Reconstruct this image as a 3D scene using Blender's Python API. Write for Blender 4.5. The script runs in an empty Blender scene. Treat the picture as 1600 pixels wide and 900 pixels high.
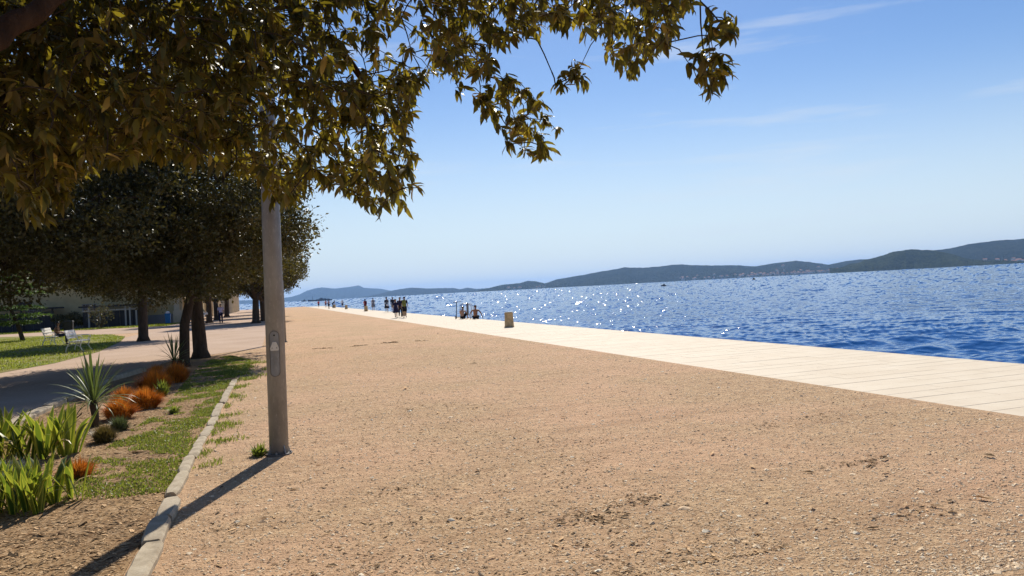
import bpy, bmesh, math, random
import numpy as np
from mathutils import Vector, Matrix, Quaternion, noise as mnoise
rad = math.radians
scene = bpy.context.scene
COL = scene.collection
rng = np.random.default_rng(7)
random.seed(7)

# ------------------------------------------------------------------ camera
F_PX, ROLL, PITCH, YAW, EYE = 1180.0, rad(3.06), rad(0.1115), rad(17.39), 1.7
Fw = Vector((math.sin(YAW) * math.cos(PITCH), math.cos(YAW) * math.cos(PITCH), math.sin(PITCH)))
R0 = Vector((math.cos(YAW), -math.sin(YAW), 0))
U0 = R0.cross(Fw)
Rt = R0 * math.cos(ROLL) - U0 * math.sin(ROLL)
Up = R0 * math.sin(ROLL) + U0 * math.cos(ROLL)
cam_d = bpy.data.cameras.new('camera')
cam_d.sensor_width = 36
cam_d.lens = F_PX / 1600 * 36
cam_d.clip_start = 0.05
cam_d.clip_end = 90000
cam = bpy.data.objects.new('camera', cam_d)
COL.objects.link(cam)
cam.matrix_world = Matrix(((Rt.x, Up.x, -Fw.x, 0), (Rt.y, Up.y, -Fw.y, 0), (Rt.z, Up.z, -Fw.z, EYE), (0, 0, 0, 1)))
scene.camera = cam

def ray(x, y):
    return Fw + Rt * ((x - 800) / F_PX) + Up * ((450 - y) / F_PX)

def at(x, y, Y):
    d = ray(x, y); t = Y / d.y
    return Vector((d.x * t, Y, EYE + d.z * t))

def at_r(x, y, r):                        # point on that line of sight at horizontal distance r
    d = ray(x, y); t = r / math.hypot(d.x, d.y)
    return Vector((d.x * t, d.y * t, EYE + d.z * t))

def gnd(x, y, z=0.0):
    d = ray(x, y); t = (z - EYE) / d.z
    return Vector((d.x * t, d.y * t, z))

def project(P):                           # (n,3) array -> px, py, depth
    Q = P - np.array([0, 0, EYE])
    a = Q @ np.array(Rt); b = Q @ np.array(Up); c = Q @ np.array(Fw)
    c = np.where(np.abs(c) < 1e-6, 1e-6, c)
    return 800 + F_PX * a / c, 450 - F_PX * b / c, c

# ------------------------------------------------------------------ sky, sun, exposure
SUN_AZ, SUN_EL = rad(20.9), rad(43)
world = bpy.data.worlds.new('World'); scene.world = world
world.use_nodes = True
wn, wl = world.node_tree.nodes, world.node_tree.links
wn.clear()
sky = wn.new('ShaderNodeTexSky'); sky.sky_type = 'NISHITA'
sky.sun_disc = False
sky.sun_elevation = SUN_EL
sky.sun_rotation = SUN_AZ
sky.altitude = 0; sky.air_density = 1.0; sky.dust_density = 0.15; sky.ozone_density = 1.1
tc = wn.new('ShaderNodeTexCoord')
mp = wn.new('ShaderNodeMapping'); mp.inputs['Scale'].default_value = (2.2, 2.2, 26)
mp.inputs['Rotation'].default_value = (rad(-5), rad(6), 0)
nz = wn.new('ShaderNodeTexNoise'); nz.inputs['Scale'].default_value = 1.3; nz.inputs['Detail'].default_value = 6
nz.inputs['Roughness'].default_value = 0.55
rp = wn.new('ShaderNodeValToRGB')
rp.color_ramp.elements[0].position = 0.56; rp.color_ramp.elements[0].color = (0, 0, 0, 1)
rp.color_ramp.elements[1].position = 0.86; rp.color_ramp.elements[1].color = (0.75, 0.75, 0.75, 1)
mixc = wn.new('ShaderNodeMixRGB'); mixc.inputs[2].default_value = (7.5, 7.9, 8.4, 1)
hs = wn.new('ShaderNodeHueSaturation'); hs.inputs['Saturation'].default_value = 1.28; hs.inputs['Hue'].default_value = 0.51
bg = wn.new('ShaderNodeBackground'); bg.inputs['Strength'].default_value = 0.085
wo = wn.new('ShaderNodeOutputWorld')
wl.new(tc.outputs['Generated'], mp.inputs['Vector']); wl.new(mp.outputs[0], nz.inputs['Vector'])
wl.new(nz.outputs['Fac'], rp.inputs['Fac']); wl.new(rp.outputs['Color'], mixc.inputs[0])
wl.new(sky.outputs[0], hs.inputs['Color']); wl.new(hs.outputs[0], mixc.inputs[1])
# pale blue summer haze low in the sky, all round
sepd = wn.new('ShaderNodeSeparateXYZ'); wl.new(tc.outputs['Generated'], sepd.inputs[0])
low = wn.new('ShaderNodeMapRange'); low.interpolation_type = 'SMOOTHERSTEP'
low.inputs['From Min'].default_value = -0.02; low.inputs['From Max'].default_value = 0.30; low.inputs['To Min'].default_value = 0.78; low.inputs['To Max'].default_value = 0.0
wl.new(sepd.outputs['Z'], low.inputs['Value'])
mixh = wn.new('ShaderNodeMixRGB'); mixh.inputs[2].default_value = (6.7, 7.6, 8.5, 1)
wl.new(low.outputs[0], mixh.inputs[0]); wl.new(mixc.outputs[0], mixh.inputs[1])
wl.new(mixh.outputs[0], bg.inputs['Color']); wl.new(bg.outputs[0], wo.inputs['Surface'])

sun_d = bpy.data.lights.new('sun', 'SUN'); sun_d.energy = 4.8; sun_d.angle = rad(0.53); sun_d.color = (1.0, 0.93, 0.82)
sun = bpy.data.objects.new('sun', sun_d); COL.objects.link(sun)
SUN = Vector((math.sin(SUN_AZ) * math.cos(SUN_EL), math.cos(SUN_AZ) * math.cos(SUN_EL), math.sin(SUN_EL)))
sun.rotation_euler = SUN.to_track_quat('Z', 'Y').to_euler()
sun.location = SUN * 60
vs = scene.view_settings
vs.view_transform = 'Standard'; vs.look = 'None'; vs.exposure = 0.3; vs.gamma = 1; vs.use_curve_mapping = False
scene.cycles.use_denoising = True
scene.cycles.max_bounces = 8
scene.cycles.diffuse_bounces = 3
scene.cycles.transparent_max_bounces = 8
scene.cycles.volume_bounces = 0
scene.cycles.sample_clamp_indirect = 6

# ------------------------------------------------------------------ helpers
def tag(o, label=None, cat=None, group=None, kind=None):
    if label: o['label'] = label
    if cat: o['category'] = cat
    if group: o['group'] = group
    if kind: o['kind'] = kind
    return o

def empty(name, loc=(0, 0, 0), rz=0.0):
    o = bpy.data.objects.new(name, None); COL.objects.link(o)
    o.location = loc; o.rotation_euler = (0, 0, rz); o.empty_display_size = 0.2
    return o

def link(name, me, parent=None, loc=None, rz=None):
    o = bpy.data.objects.new(name, me); COL.objects.link(o)
    if parent: o.parent = parent
    if loc is not None: o.location = loc
    if rz is not None: o.rotation_euler = (0, 0, rz)
    return o

def np_mesh(name, V, Fc, mats, smooth=False, midx=None, attrs=None):
    """V (n,3); Fc list of arrays of equal-length faces, e.g. [(m,4),(k,3)]."""
    me = bpy.data.meshes.new(name)
    V = np.asarray(V, dtype=np.float32)
    if not isinstance(Fc, list): Fc = [Fc]
    Fc = [np.asarray(f, dtype=np.int32) for f in Fc if len(f)]
    me.vertices.add(len(V)); me.vertices.foreach_set('co', V.ravel())
    idx = np.concatenate([f.ravel() for f in Fc])
    tot = np.concatenate([np.full(len(f), f.shape[1], dtype=np.int32) for f in Fc])
    start = np.concatenate([[0], np.cumsum(tot)[:-1]]).astype(np.int32)
    me.loops.add(len(idx)); me.loops.foreach_set('vertex_index', idx)
    me.polygons.add(len(tot)); me.polygons.foreach_set('loop_start', start); me.polygons.foreach_set('loop_total', tot)
    if midx is not None: me.polygons.foreach_set('material_index', np.asarray(midx, dtype=np.int32))
    me.polygons.foreach_set('use_smooth', np.full(len(tot), smooth, dtype=bool))
    for k, v in (attrs or {}).items():
        a = me.attributes.new(k, 'FLOAT', 'POINT'); a.data.foreach_set('value', np.asarray(v, dtype=np.float32))
    for m in (mats if isinstance(mats, (list, tuple)) else [mats]): me.materials.append(m)
    me.update(); me.validate()
    return me

class MB:
    """collects simple shapes, builds one mesh"""
    def __init__(s): s.v = []; s.f = []
    def add(s, vs, fs):
        b = len(s.v); s.v += [tuple(v) for v in vs]; s.f += [tuple(b + i for i in f) for f in fs]; return s
    def box(s, x0, x1, y0, y1, z0, z1, M=None):
        vs = [(x0, y0, z0), (x1, y0, z0), (x1, y1, z0), (x0, y1, z0), (x0, y0, z1), (x1, y0, z1), (x1, y1, z1), (x0, y1, z1)]
        if M is not None: vs = [M @ Vector(v) for v in vs]
        return s.add(vs, [(3, 2, 1, 0), (4, 5, 6, 7), (0, 1, 5, 4), (1, 2, 6, 5), (2, 3, 7, 6), (3, 0, 4, 7)])
    def tube(s, pts, rs, n=8, cap=True, flat=None):
        pts = [Vector(p) for p in pts]
        if not isinstance(rs, (list, tuple)): rs = [rs] * len(pts)
        rings = []
        ref = None
        for i, p in enumerate(pts):
            d = (pts[min(i + 1, len(pts) - 1)] - pts[max(i - 1, 0)])
            d = d.normalized() if d.length > 1e-9 else Vector((0, 0, 1))
            if ref is None:
                ref = Vector((1, 0, 0)) if abs(d.x) < 0.8 else Vector((0, 1, 0))
            u = (ref - d * ref.dot(d)).normalized(); w = d.cross(u); ref = u
            k = flat if flat else 1.0
            rings.append([p + (u * math.cos(2 * math.pi * j / n) + w * k * math.sin(2 * math.pi * j / n)) * rs[i] for j in range(n)])
        return s.loft(rings, cap)
    def loft(s, rings, cap=True):
        n = len(rings[0]); vs = [p for r in rings for p in r]; fs = []
        for i in range(len(rings) - 1):
            for j in range(n):
                a, b = i * n + j, i * n + (j + 1) % n
                fs.append((a, b, b + n, a + n))
        if cap:
            fs.append(tuple(range(n - 1, -1, -1))); k = (len(rings) - 1) * n
            fs.append(tuple(range(k, k + n)))
        return s.add(vs, fs)
    def ell(s, c, r, n=10, m=7, zmin=-1.0):
        c = Vector(c); rings = []
        for i in range(m):
            t = -1 + 2 * i / (m - 1); a = math.asin(max(zmin, min(1, t)) if abs(t) < 1 else max(zmin, t))
            a = max(-math.pi / 2 + 0.02, min(math.pi / 2 - 0.02, a))
            rings.append([c + Vector((r[0] * math.cos(a) * math.cos(2 * math.pi * j / n), r[1] * math.cos(a) * math.sin(2 * math.pi * j / n), r[2] * math.sin(a))) for j in range(n)])
        return s.loft(rings)
    def mesh(s, name, mat, smooth=False):
        me = bpy.data.meshes.new(name); me.from_pydata(s.v, [], s.f)
        for m in (mat if isinstance(mat, (list, tuple)) else [mat]): me.materials.append(m)
        if smooth: me.polygons.foreach_set('use_smooth', [True] * len(me.polygons))
        me.update(); return me
    def build(s, name, mat, parent=None, smooth=False, loc=None, rz=None):
        return link(name, s.mesh(name, mat, smooth), parent, loc, rz)

def bevel(o, w=0.01, seg=2):
    bm = bmesh.new(); bm.from_mesh(o.data)
    bmesh.ops.bevel(bm, geom=list(bm.edges), offset=w, segments=seg, affect='EDGES', profile=0.6)
    bm.to_mesh(o.data); bm.free(); return o

# ------------------------------------------------------------------ materials
class NT:
    def __init__(s, name):
        s.m = bpy.data.materials.new(name); s.m.use_nodes = True
        s.t = s.m.node_tree; s.n = s.t.nodes; s.l = s.t.links
        s.p = s.n['Principled BSDF']; s.out = s.n['Material Output']
    def node(s, t, **kw):
        n = s.n.new(t)
        for k, v in kw.items():
            if k in n.inputs: n.inputs[k].default_value = v
            else: setattr(n, k, v)
        return n
    def pos(s):
        return s.node('ShaderNodeNewGeometry').outputs['Position']
    def obj(s):
        return s.node('ShaderNodeTexCoord').outputs['Object']
    def noise(s, scale, detail=4, rough=0.55, vec=None, stretch=None, dist=0.0):
        n = s.node('ShaderNodeTexNoise', Scale=scale, Detail=detail, Roughness=rough, Distortion=dist)
        vec = vec if vec is not None else s.pos()
        if stretch:
            mp = s.node('ShaderNodeMapping', Scale=stretch); s.l.new(vec, mp.inputs['Vector']); vec = mp.outputs[0]
        s.l.new(vec, n.inputs['Vector']); return n.outputs['Fac']
    def voro(s, scale, out='Distance', vec=None):
        n = s.node('ShaderNodeTexVoronoi', Scale=scale); s.l.new(vec if vec is not None else s.pos(), n.inputs['Vector']); return n.outputs[out]
    def ramp(s, fac, stops):
        r = s.node('ShaderNodeValToRGB'); e = r.color_ramp.elements
        while len(e) < len(stops): e.new(0.5)
        for i, (p, c) in enumerate(stops):
            e[i].position = p; e[i].color = (*c, 1) if len(c) == 3 else c
        s.l.new(fac, r.inputs['Fac']); return r.outputs['Color']
    def mix(s, fac, a, b, mode='MIX'):
        m = s.node('ShaderNodeMixRGB', blend_type=mode)
        for i, v in enumerate((fac, a, b)):
            if hasattr(v, 'is_output') or isinstance(v, bpy.types.NodeSocket): s.l.new(v, m.inputs[i])
            elif isinstance(v, (int, float)): m.inputs[i].default_value = v if i == 0 else (v, v, v, 1)
            else: m.inputs[i].default_value = (*v, 1)
        return m.outputs[0]
    def math(s, op, a, b=None, clamp=False):
        m = s.node('ShaderNodeMath', operation=op, use_clamp=clamp)
        for i, v in enumerate((a, b)):
            if v is None: continue
            if isinstance(v, bpy.types.NodeSocket): s.l.new(v, m.inputs[i])
            else: m.inputs[i].default_value = v
        return m.outputs[0]
    def bump(s, h, strength=0.5, dist=0.02, prev=None):
        b = s.node('ShaderNodeBump', Strength=strength, Distance=dist); s.l.new(h, b.inputs['Height'])
        if prev is not None: s.l.new(prev, b.inputs['Normal'])
        s.l.new(b.outputs[0], s.p.inputs['Normal']); return b.outputs[0]
    def base(s, c, rough=0.8, spec=0.3, metal=0.0):
        if isinstance(c, bpy.types.NodeSocket): s.l.new(c, s.p.inputs['Base Color'])
        else: s.p.inputs['Base Color'].default_value = (*c, 1)
        s.p.inputs['Roughness'].default_value = rough; s.p.inputs['Specular IOR Level'].default_value = spec
        s.p.inputs['Metallic'].default_value = metal; return s
    def translucent(s, c, fac=0.4):
        t = s.node('ShaderNodeBsdfTranslucent'); mx = s.node('ShaderNodeMixShader'); mx.inputs[0].default_value = fac
        if isinstance(c, bpy.types.NodeSocket): s.l.new(c, t.inputs['Color'])
        else: t.inputs['Color'].default_value = (*c, 1)
        s.l.new(s.p.outputs[0], mx.inputs[1]); s.l.new(t.outputs[0], mx.inputs[2]); s.l.new(mx.outputs[0], s.out.inputs['Surface']); return s

def plain(name, c, rough=0.75, var=0.25, scale=6, spec=0.3, metal=0.0, bump=0.0, objc=True):
    t = NT(name); v = t.obj() if objc else t.pos()
    n = t.noise(scale, 5, 0.6, v)
    lo = tuple(x * (1 - var) for x in c); hi = tuple(min(1, x * (1 + var)) for x in c)
    t.base(t.ramp(n, [(0.3, lo), (0.7, hi)]), rough, spec, metal)
    if bump: t.bump(n, bump, 0.01)
    return t.m

def gravel_mat():
    t = NT('tan_gravel'); p = t.pos()
    big = t.noise(0.35, 5, 0.6, p); mid = t.noise(3.2, 5, 0.65, p); mid2 = t.noise(8.5, 5, 0.7, p); fine = t.noise(38, 5, 0.75, p)
    v = t.voro(62, 'Color', p); sep = t.node('ShaderNodeSeparateColor'); t.l.new(v, sep.inputs[0])
    stone = t.ramp(sep.outputs[0], [(0.0, (0.245, 0.151, 0.081)), (0.35, (0.501, 0.335, 0.187)), (0.75, (0.667, 0.467, 0.274)), (1.0, (0.880, 0.735, 0.492))])
    c = t.mix(0.62, stone, t.ramp(fine, [(0.34, (0.255, 0.162, 0.085)), (0.5, (0.556, 0.369, 0.210)), (0.66, (0.801, 0.569, 0.349))]))
    c = t.mix(t.ramp(mid2, [(0.36, (0.6,) * 3), (0.52, (0,) * 3)]), c, (0.345, 0.218, 0.124))  # hollows of the finer dimples darkened, their shade put into the colour
    c = t.mix(t.ramp(mid, [(0.36, (0.4,) * 3), (0.56, (0,) * 3)]), c, (0.378, 0.234, 0.135))  # broader hollows of the bump darkened the same way
    c = t.mix(t.ramp(big, [(0.42, (0,) * 3), (0.60, (0.6,) * 3)]), c, (0.623, 0.390, 0.242))
    c = t.mix(t.ramp(t.noise(1.1, 5, 0.65, p, (0.35, 1.6, 1), 1.0), [(0.32, (0.5,) * 3), (0.46, (0,) * 3)]), c, (0.401, 0.244, 0.139))
    t.base(c, 0.95, 0.12)
    h1 = t.bump(mid, 0.9, 0.06)
    h1 = t.bump(mid2, 0.9, 0.045, h1)
    h2 = t.bump(fine, 1.0, 0.016, h1)
    t.bump(t.voro(62, 'Distance', p), 0.6, 0.006, h2)
    return t.m
M = {}
M['gravel'] = gravel_mat()
M['pebble'] = (lambda t: (t.base(t.ramp(t.node('ShaderNodeAttribute', attribute_name='tint').outputs['Fac'],
    [(0.0, (0.36, 0.24, 0.15)), (0.25, (0.60, 0.43, 0.27)), (0.75, (0.80, 0.62, 0.41)), (1.0, (0.88, 0.78, 0.60))]), 0.9, 0.2), t.m)[1])(NT('gravel_stone'))

def path_mat():
    t = NT('pale_path_gravel'); p = t.pos()
    a = t.noise(0.5, 5, 0.6, p); b = t.noise(14, 5, 0.7, p)
    c = t.mix(0.5, t.ramp(a, [(0.3, (0.40, 0.28, 0.20)), (0.7, (0.56, 0.42, 0.32))]), t.ramp(b, [(0.3, (0.36, 0.25, 0.17)), (0.7, (0.58, 0.44, 0.33))]))
    t.base(c, 0.95, 0.1); t.bump(b, 0.5, 0.02); return t.m
M['path'] = path_mat()

def soil_mat():
    t = NT('mulched_soil'); p = t.pos()
    a = t.noise(1.1, 5, 0.6, p); b = t.noise(45, 4, 0.7, p); v = t.voro(40, 'Color', p)
    sep = t.node('ShaderNodeSeparateColor'); t.l.new(v, sep.inputs[0])
    c = t.ramp(a, [(0.3, (0.15, 0.085, 0.042)), (0.5, (0.26, 0.155, 0.075)), (0.7, (0.36, 0.23, 0.11))])
    chip = t.ramp(sep.outputs[0], [(0, (0.16, 0.09, 0.045)), (0.5, (0.38, 0.25, 0.13)), (1, (0.58, 0.43, 0.27))])
    c = t.mix(t.ramp(b, [(0.42, (0.15,) * 3), (0.6, (0.75,) * 3)]), c, chip)
    t.base(c, 0.95, 0.1); h = t.bump(t.noise(5, 4, 0.6, p), 0.6, 0.06); t.bump(b, 0.8, 0.015, h); return t.m
M['soil'] = soil_mat()

def lawn_mat():
    t = NT('lawn_turf'); p = t.pos()
    a = t.noise(0.45, 5, 0.6, p); b = t.noise(20, 4, 0.7, p)
    c = t.ramp(a, [(0.32, (0.28, 0.20, 0.09)), (0.48, (0.25, 0.23, 0.045)), (0.65, (0.19, 0.23, 0.035))])
    c = t.mix(t.ramp(b, [(0.35, (0.5,) * 3), (0.6, (0,) * 3)]), c, (0.06, 0.09, 0.02))
    t.base(c, 0.9, 0.2); t.bump(b, 0.8, 0.04); return t.m
M['lawn'] = lawn_mat()

def stone_slab_mat():
    t = NT('white_limestone'); p = t.pos(); info = t.node('ShaderNodeObjectInfo')
    a = t.noise(1.6, 5, 0.6, p); b = t.noise(60, 4, 0.6, p)
    c = t.ramp(a, [(0.25, (0.60, 0.505, 0.37)), (0.6, (0.66, 0.57, 0.43)), (0.8, (0.70, 0.62, 0.49))])
    c = t.mix(t.ramp(info.outputs['Random'], [(0, (0,) * 3), (1, (0.35,) * 3)]), c, (0.59, 0.49, 0.36))
    c = t.mix(t.ramp(b, [(0.3, (0.25,) * 3), (0.5, (0,) * 3)]), c, (0.50, 0.42, 0.31))
    c = t.mix(t.ramp(t.noise(0.5, 6, 0.7, p, None, 1.2), [(0.52, (0,) * 3), (0.72, (0.45,) * 3)]), c, (0.52, 0.42, 0.29))
    t.base(c, 0.75, 0.25); t.bump(b, 0.15, 0.004); return t.m
M['slab'] = stone_slab_mat()
M['joint'] = plain('joint_mortar', (0.60, 0.52, 0.40), 0.95, 0.2, 8)

def kerb_mat():
    t = NT('weathered_kerb_stone'); p = t.pos(); info = t.node('ShaderNodeObjectInfo')
    a = t.noise(7, 6, 0.65, p); b = t.noise(70, 4, 0.6, p)
    c = t.ramp(a, [(0.3, (0.27, 0.215, 0.145)), (0.5, (0.42, 0.35, 0.245)), (0.72, (0.54, 0.465, 0.34))])
    c = t.mix(t.ramp(b, [(0.3, (0.5,) * 3), (0.5, (0,) * 3)]), c, (0.22, 0.18, 0.13))
    c = t.mix(t.ramp(info.outputs['Random'], [(0, (0,) * 3), (1, (0.4,) * 3)]), c, (0.40, 0.33, 0.25))
    t.base(c, 0.9, 0.2); h = t.bump(a, 0.3, 0.01); t.bump(b, 0.5, 0.006, h); return t.m
M['kerb'] = kerb_mat()

def water_mat():
    t = NT('sea_water'); p = t.pos()
    t.base((0.007, 0.075, 0.25), 0.11, 0.5)
    t.p.inputs['IOR'].default_value = 1.33
    t.bump(t.noise(9.0, 2, 0.5, p), 0.5, 0.012)
    return t.m
M['water'] = water_mat()

def hill_mat(name, dark, light, s=0.012):
    t = NT(name); p = t.pos()
    a = t.noise(s * 0.35, 6, 0.65, p); b = t.noise(s * 3, 4, 0.7, p)
    c = t.mix(0.55, t.ramp(a, [(0.4, dark), (0.65, light)]), t.ramp(b, [(0.42, dark), (0.6, light)]))
    t.base(c, 1.0, 0.0); t.bump(b, 1.0, 0.35 / s); return t.m

def leaf_mat(name, top, under, trans, fac, rnd='attr', rough=0.45, spread=0.5, spec=0.35, under3=None):
    t = NT(name)
    r = t.node('ShaderNodeAttribute', attribute_name='tint').outputs['Fac'] if rnd == 'attr' else t.node('ShaderNodeObjectInfo').outputs['Random']
    back = t.node('ShaderNodeNewGeometry').outputs['Backfacing']
    sc = lambda c, k: tuple(min(1, x * k) for x in c)
    ct = t.ramp(r, [(0, sc(top, 1 - spread)), (1, sc(top, 1 + spread))]); cu = t.ramp(r, [(0, sc(under, 1 - spread)), (1, sc(under, 1 + spread))])
    if under3: cu = t.ramp(r, [(.22, under3[0]), (.55, under3[1]), (.80, under3[1]), (.93, under3[2])])
    t.base(t.mix(back, ct, cu), rough, spec)
    t.translucent(t.ramp(r, [(0, sc(trans, 1 - spread)), (1, sc(trans, 1 + spread * 0.6))]), fac)
    return t.m
M['oak_leaf'] = leaf_mat('evergreen_oak_leaf', (0.062, 0.060, 0.018), (0.088, 0.078, 0.030), (0.20, 0.17, 0.022), 0.18, spec=0.28)
M['fore_leaf'] = leaf_mat('golden_bounce_lit_leaf', (0.045, 0.06, 0.018), (0.20, 0.125, 0.040), (0.50, 0.40, 0.03), 0.25, under3=((0.034, 0.038, 0.011), (0.12, 0.082, 0.025), (0.44, 0.29, 0.07)))  # gold stop of the undersides also puts ground-bounced light into the colour
M['fore_leaf_single'] = leaf_mat('golden_bounce_lit_leaf_single', (0.045, 0.06, 0.018), (0.20, 0.125, 0.040), (0.50, 0.40, 0.03), 0.25, under3=((0.034, 0.038, 0.011), (0.12, 0.082, 0.025), (0.44, 0.29, 0.07)), rnd='obj')  # same undersides, bounced light again in their gold stop

def bark_mat(name, c):
    t = NT(name); p = t.obj()
    a = t.noise(9, 6, 0.7, p, (1, 1, 0.22)); b = t.voro(14, 'Distance', p)
    lo = tuple(x * 0.45 for x in c); t.base(t.ramp(a, [(0.3, lo), (0.7, c)]), 0.95, 0.1)
    h = t.bump(a, 1.0, 0.05); t.bump(b, 0.5, 0.02, h); return t.m
M['bark'] = bark_mat('dark_bark', (0.10, 0.075, 0.055))
M['bark_red'] = bark_mat('reddish_bark', (0.095, 0.055, 0.035))

def pole_mat():
    t = NT('galvanised_steel'); p = t.obj()
    a = t.noise(5, 6, 0.65, p, (1, 1, 0.5)); b = t.noise(30, 5, 0.7, p, (1, 1, 0.35)); v = t.voro(26, 'Color', p)
    c = t.ramp(a, [(0.3, (0.21, 0.21, 0.205)), (0.7, (0.33, 0.33, 0.325))])
    c = t.mix(t.ramp(b, [(0.55, (0,) * 3), (0.72, (0.6,) * 3)]), c, (0.46, 0.45, 0.43))
    t.base(c, 0.55, 0.4, 0.35); t.bump(b, 0.15, 0.004); return t.m
M['pole'] = pole_mat()
M['pole_door'] = plain('painted_pole_door', (0.13, 0.125, 0.12), 0.6, 0.25, 12)
M['white_plate'] = plain('white_plastic_plate', (0.72, 0.70, 0.64), 0.5, 0.1, 20)
M['groove'] = plain('worn_dark_groove', (0.07, 0.065, 0.06), 0.7, 0.3, 9)
M['dark'] = plain('dark_metal', (0.025, 0.025, 0.028), 0.55, 0.3, 8)
M['black'] = plain('black_hole', (0.006, 0.006, 0.006), 0.9, 0.1)
M['white_paint'] = plain('white_bench_paint', (0.78, 0.75, 0.68), 0.5, 0.08, 15)
M['bollard'] = plain('brown_limestone', (0.52, 0.37, 0.20), 0.85, 0.35, 7, bump=0.4)
M['ochre_wall'] = plain('ochre_plaster', (0.47, 0.38, 0.20), 0.9, 0.15, 0.8)
M['plinth'] = plain('grey_plinth', (0.24, 0.235, 0.24), 0.9, 0.15, 1.2)
M['cream'] = plain('cream_stone', (0.62, 0.52, 0.36), 0.85, 0.15, 1.5)
M['stone'] = plain('pale_rubble_stone', (0.45, 0.42, 0.37), 0.9, 0.4, 2.5)
M['roof_tile'] = plain('terracotta_roof', (0.35, 0.15, 0.08), 0.9, 0.25, 2)
M['window'] = plain('dark_window_glass', (0.02, 0.025, 0.035), 0.15, 0.2, 1, spec=0.6)
M['frame_grey'] = plain('grey_frame', (0.40, 0.40, 0.40), 0.6, 0.1)
M['slate'] = plain('dark_slate_panel', (0.022, 0.024, 0.032), 0.6, 0.3, 2)
M['blue'] = plain('blue_bin_plastic', (0.02, 0.16, 0.42), 0.5, 0.1)
M['skin'] = plain('tanned_skin', (0.44, 0.25, 0.16), 0.6, 0.12, 8)
M['skin_dark'] = plain('sunburnt_skin', (0.34, 0.15, 0.08), 0.6, 0.12, 8)
M['hair'] = plain('dark_hair', (0.018, 0.013, 0.010), 0.6, 0.3, 20)
def cloth(name, c): return plain(name, c, 0.9, 0.18, 9, spec=0.1)
M['navy'] = cloth('navy_cloth', (0.022, 0.022, 0.06)); M['blackc'] = cloth('black_cloth', (0.018, 0.018, 0.024))
M['grey_c'] = cloth('grey_cloth', (0.24, 0.23, 0.24)); M['white_c'] = cloth('white_cloth', (0.75, 0.74, 0.76))
M['red_c'] = cloth('red_cloth', (0.62, 0.08, 0.09)); M['maroon'] = cloth('maroon_cloth', (0.13, 0.02, 0.03))
M['olive'] = cloth('olive_canvas', (0.20, 0.21, 0.06)); M['denim'] = cloth('dark_denim', (0.03, 0.04, 0.075))
M['brown_c'] = cloth('brown_cloth', (0.15, 0.09, 0.06)); M['pink_c'] = cloth('salmon_cloth', (0.62, 0.22, 0.17))
M['lilac'] = cloth('lilac_cloth', (0.55, 0.50, 0.68)); M['green_c'] = cloth('sage_cloth', (0.22, 0.24, 0.16))
M['steel'] = plain('stainless_steel', (0.55, 0.55, 0.55), 0.3, 0.1, 5, metal=0.9)
M['hull'] = plain('dark_boat_hull', (0.02, 0.025, 0.045), 0.4, 0.2, 0.1)
M['boat_top'] = plain('grey_blue_superstructure', (0.09, 0.11, 0.15), 0.5, 0.2, 0.1)
M['wake'] = plain('white_foam', (0.75, 0.78, 0.8), 0.9, 0.1, 0.5, objc=False)
M['house_wall'] = plain('pale_house_wall', (0.62, 0.55, 0.46), 0.9, 0.2, 0.05)

# ------------------------------------------------------------------ ground, promenade, sea
WATER_Z, PROM_Z = -1.6, -0.15
GX, SX, END = 7.8, 13.0, 224.0

def sheet(name, poly, z, mat, parent=None, kind='structure'):
    m = MB(); m.add([(x, y, z) for x, y in poly], [tuple(range(len(poly)))])
    o = m.build(name, mat, parent)
    if kind: o['kind'] = kind
    return o

def prism(name, poly, z0, z1, mat, kind='structure', parent=None):
    n = len(poly); m = MB()
    m.add([(x, y, z0) for x, y in poly] + [(x, y, z1) for x, y in poly],
          [tuple(range(n - 1, -1, -1)), tuple(range(n, 2 * n))] + [(i, (i + 1) % n, n + (i + 1) % n, n + i) for i in range(n)])
    o = m.build(name, mat, parent)
    if kind: o['kind'] = kind
    return o

prism('ground', [(GX, -2500), (GX, END), (-70, END), (-70, 900), (-6000, 2600), (-6000, -2500)], -2.6, 0.0, M['gravel'])
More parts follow.
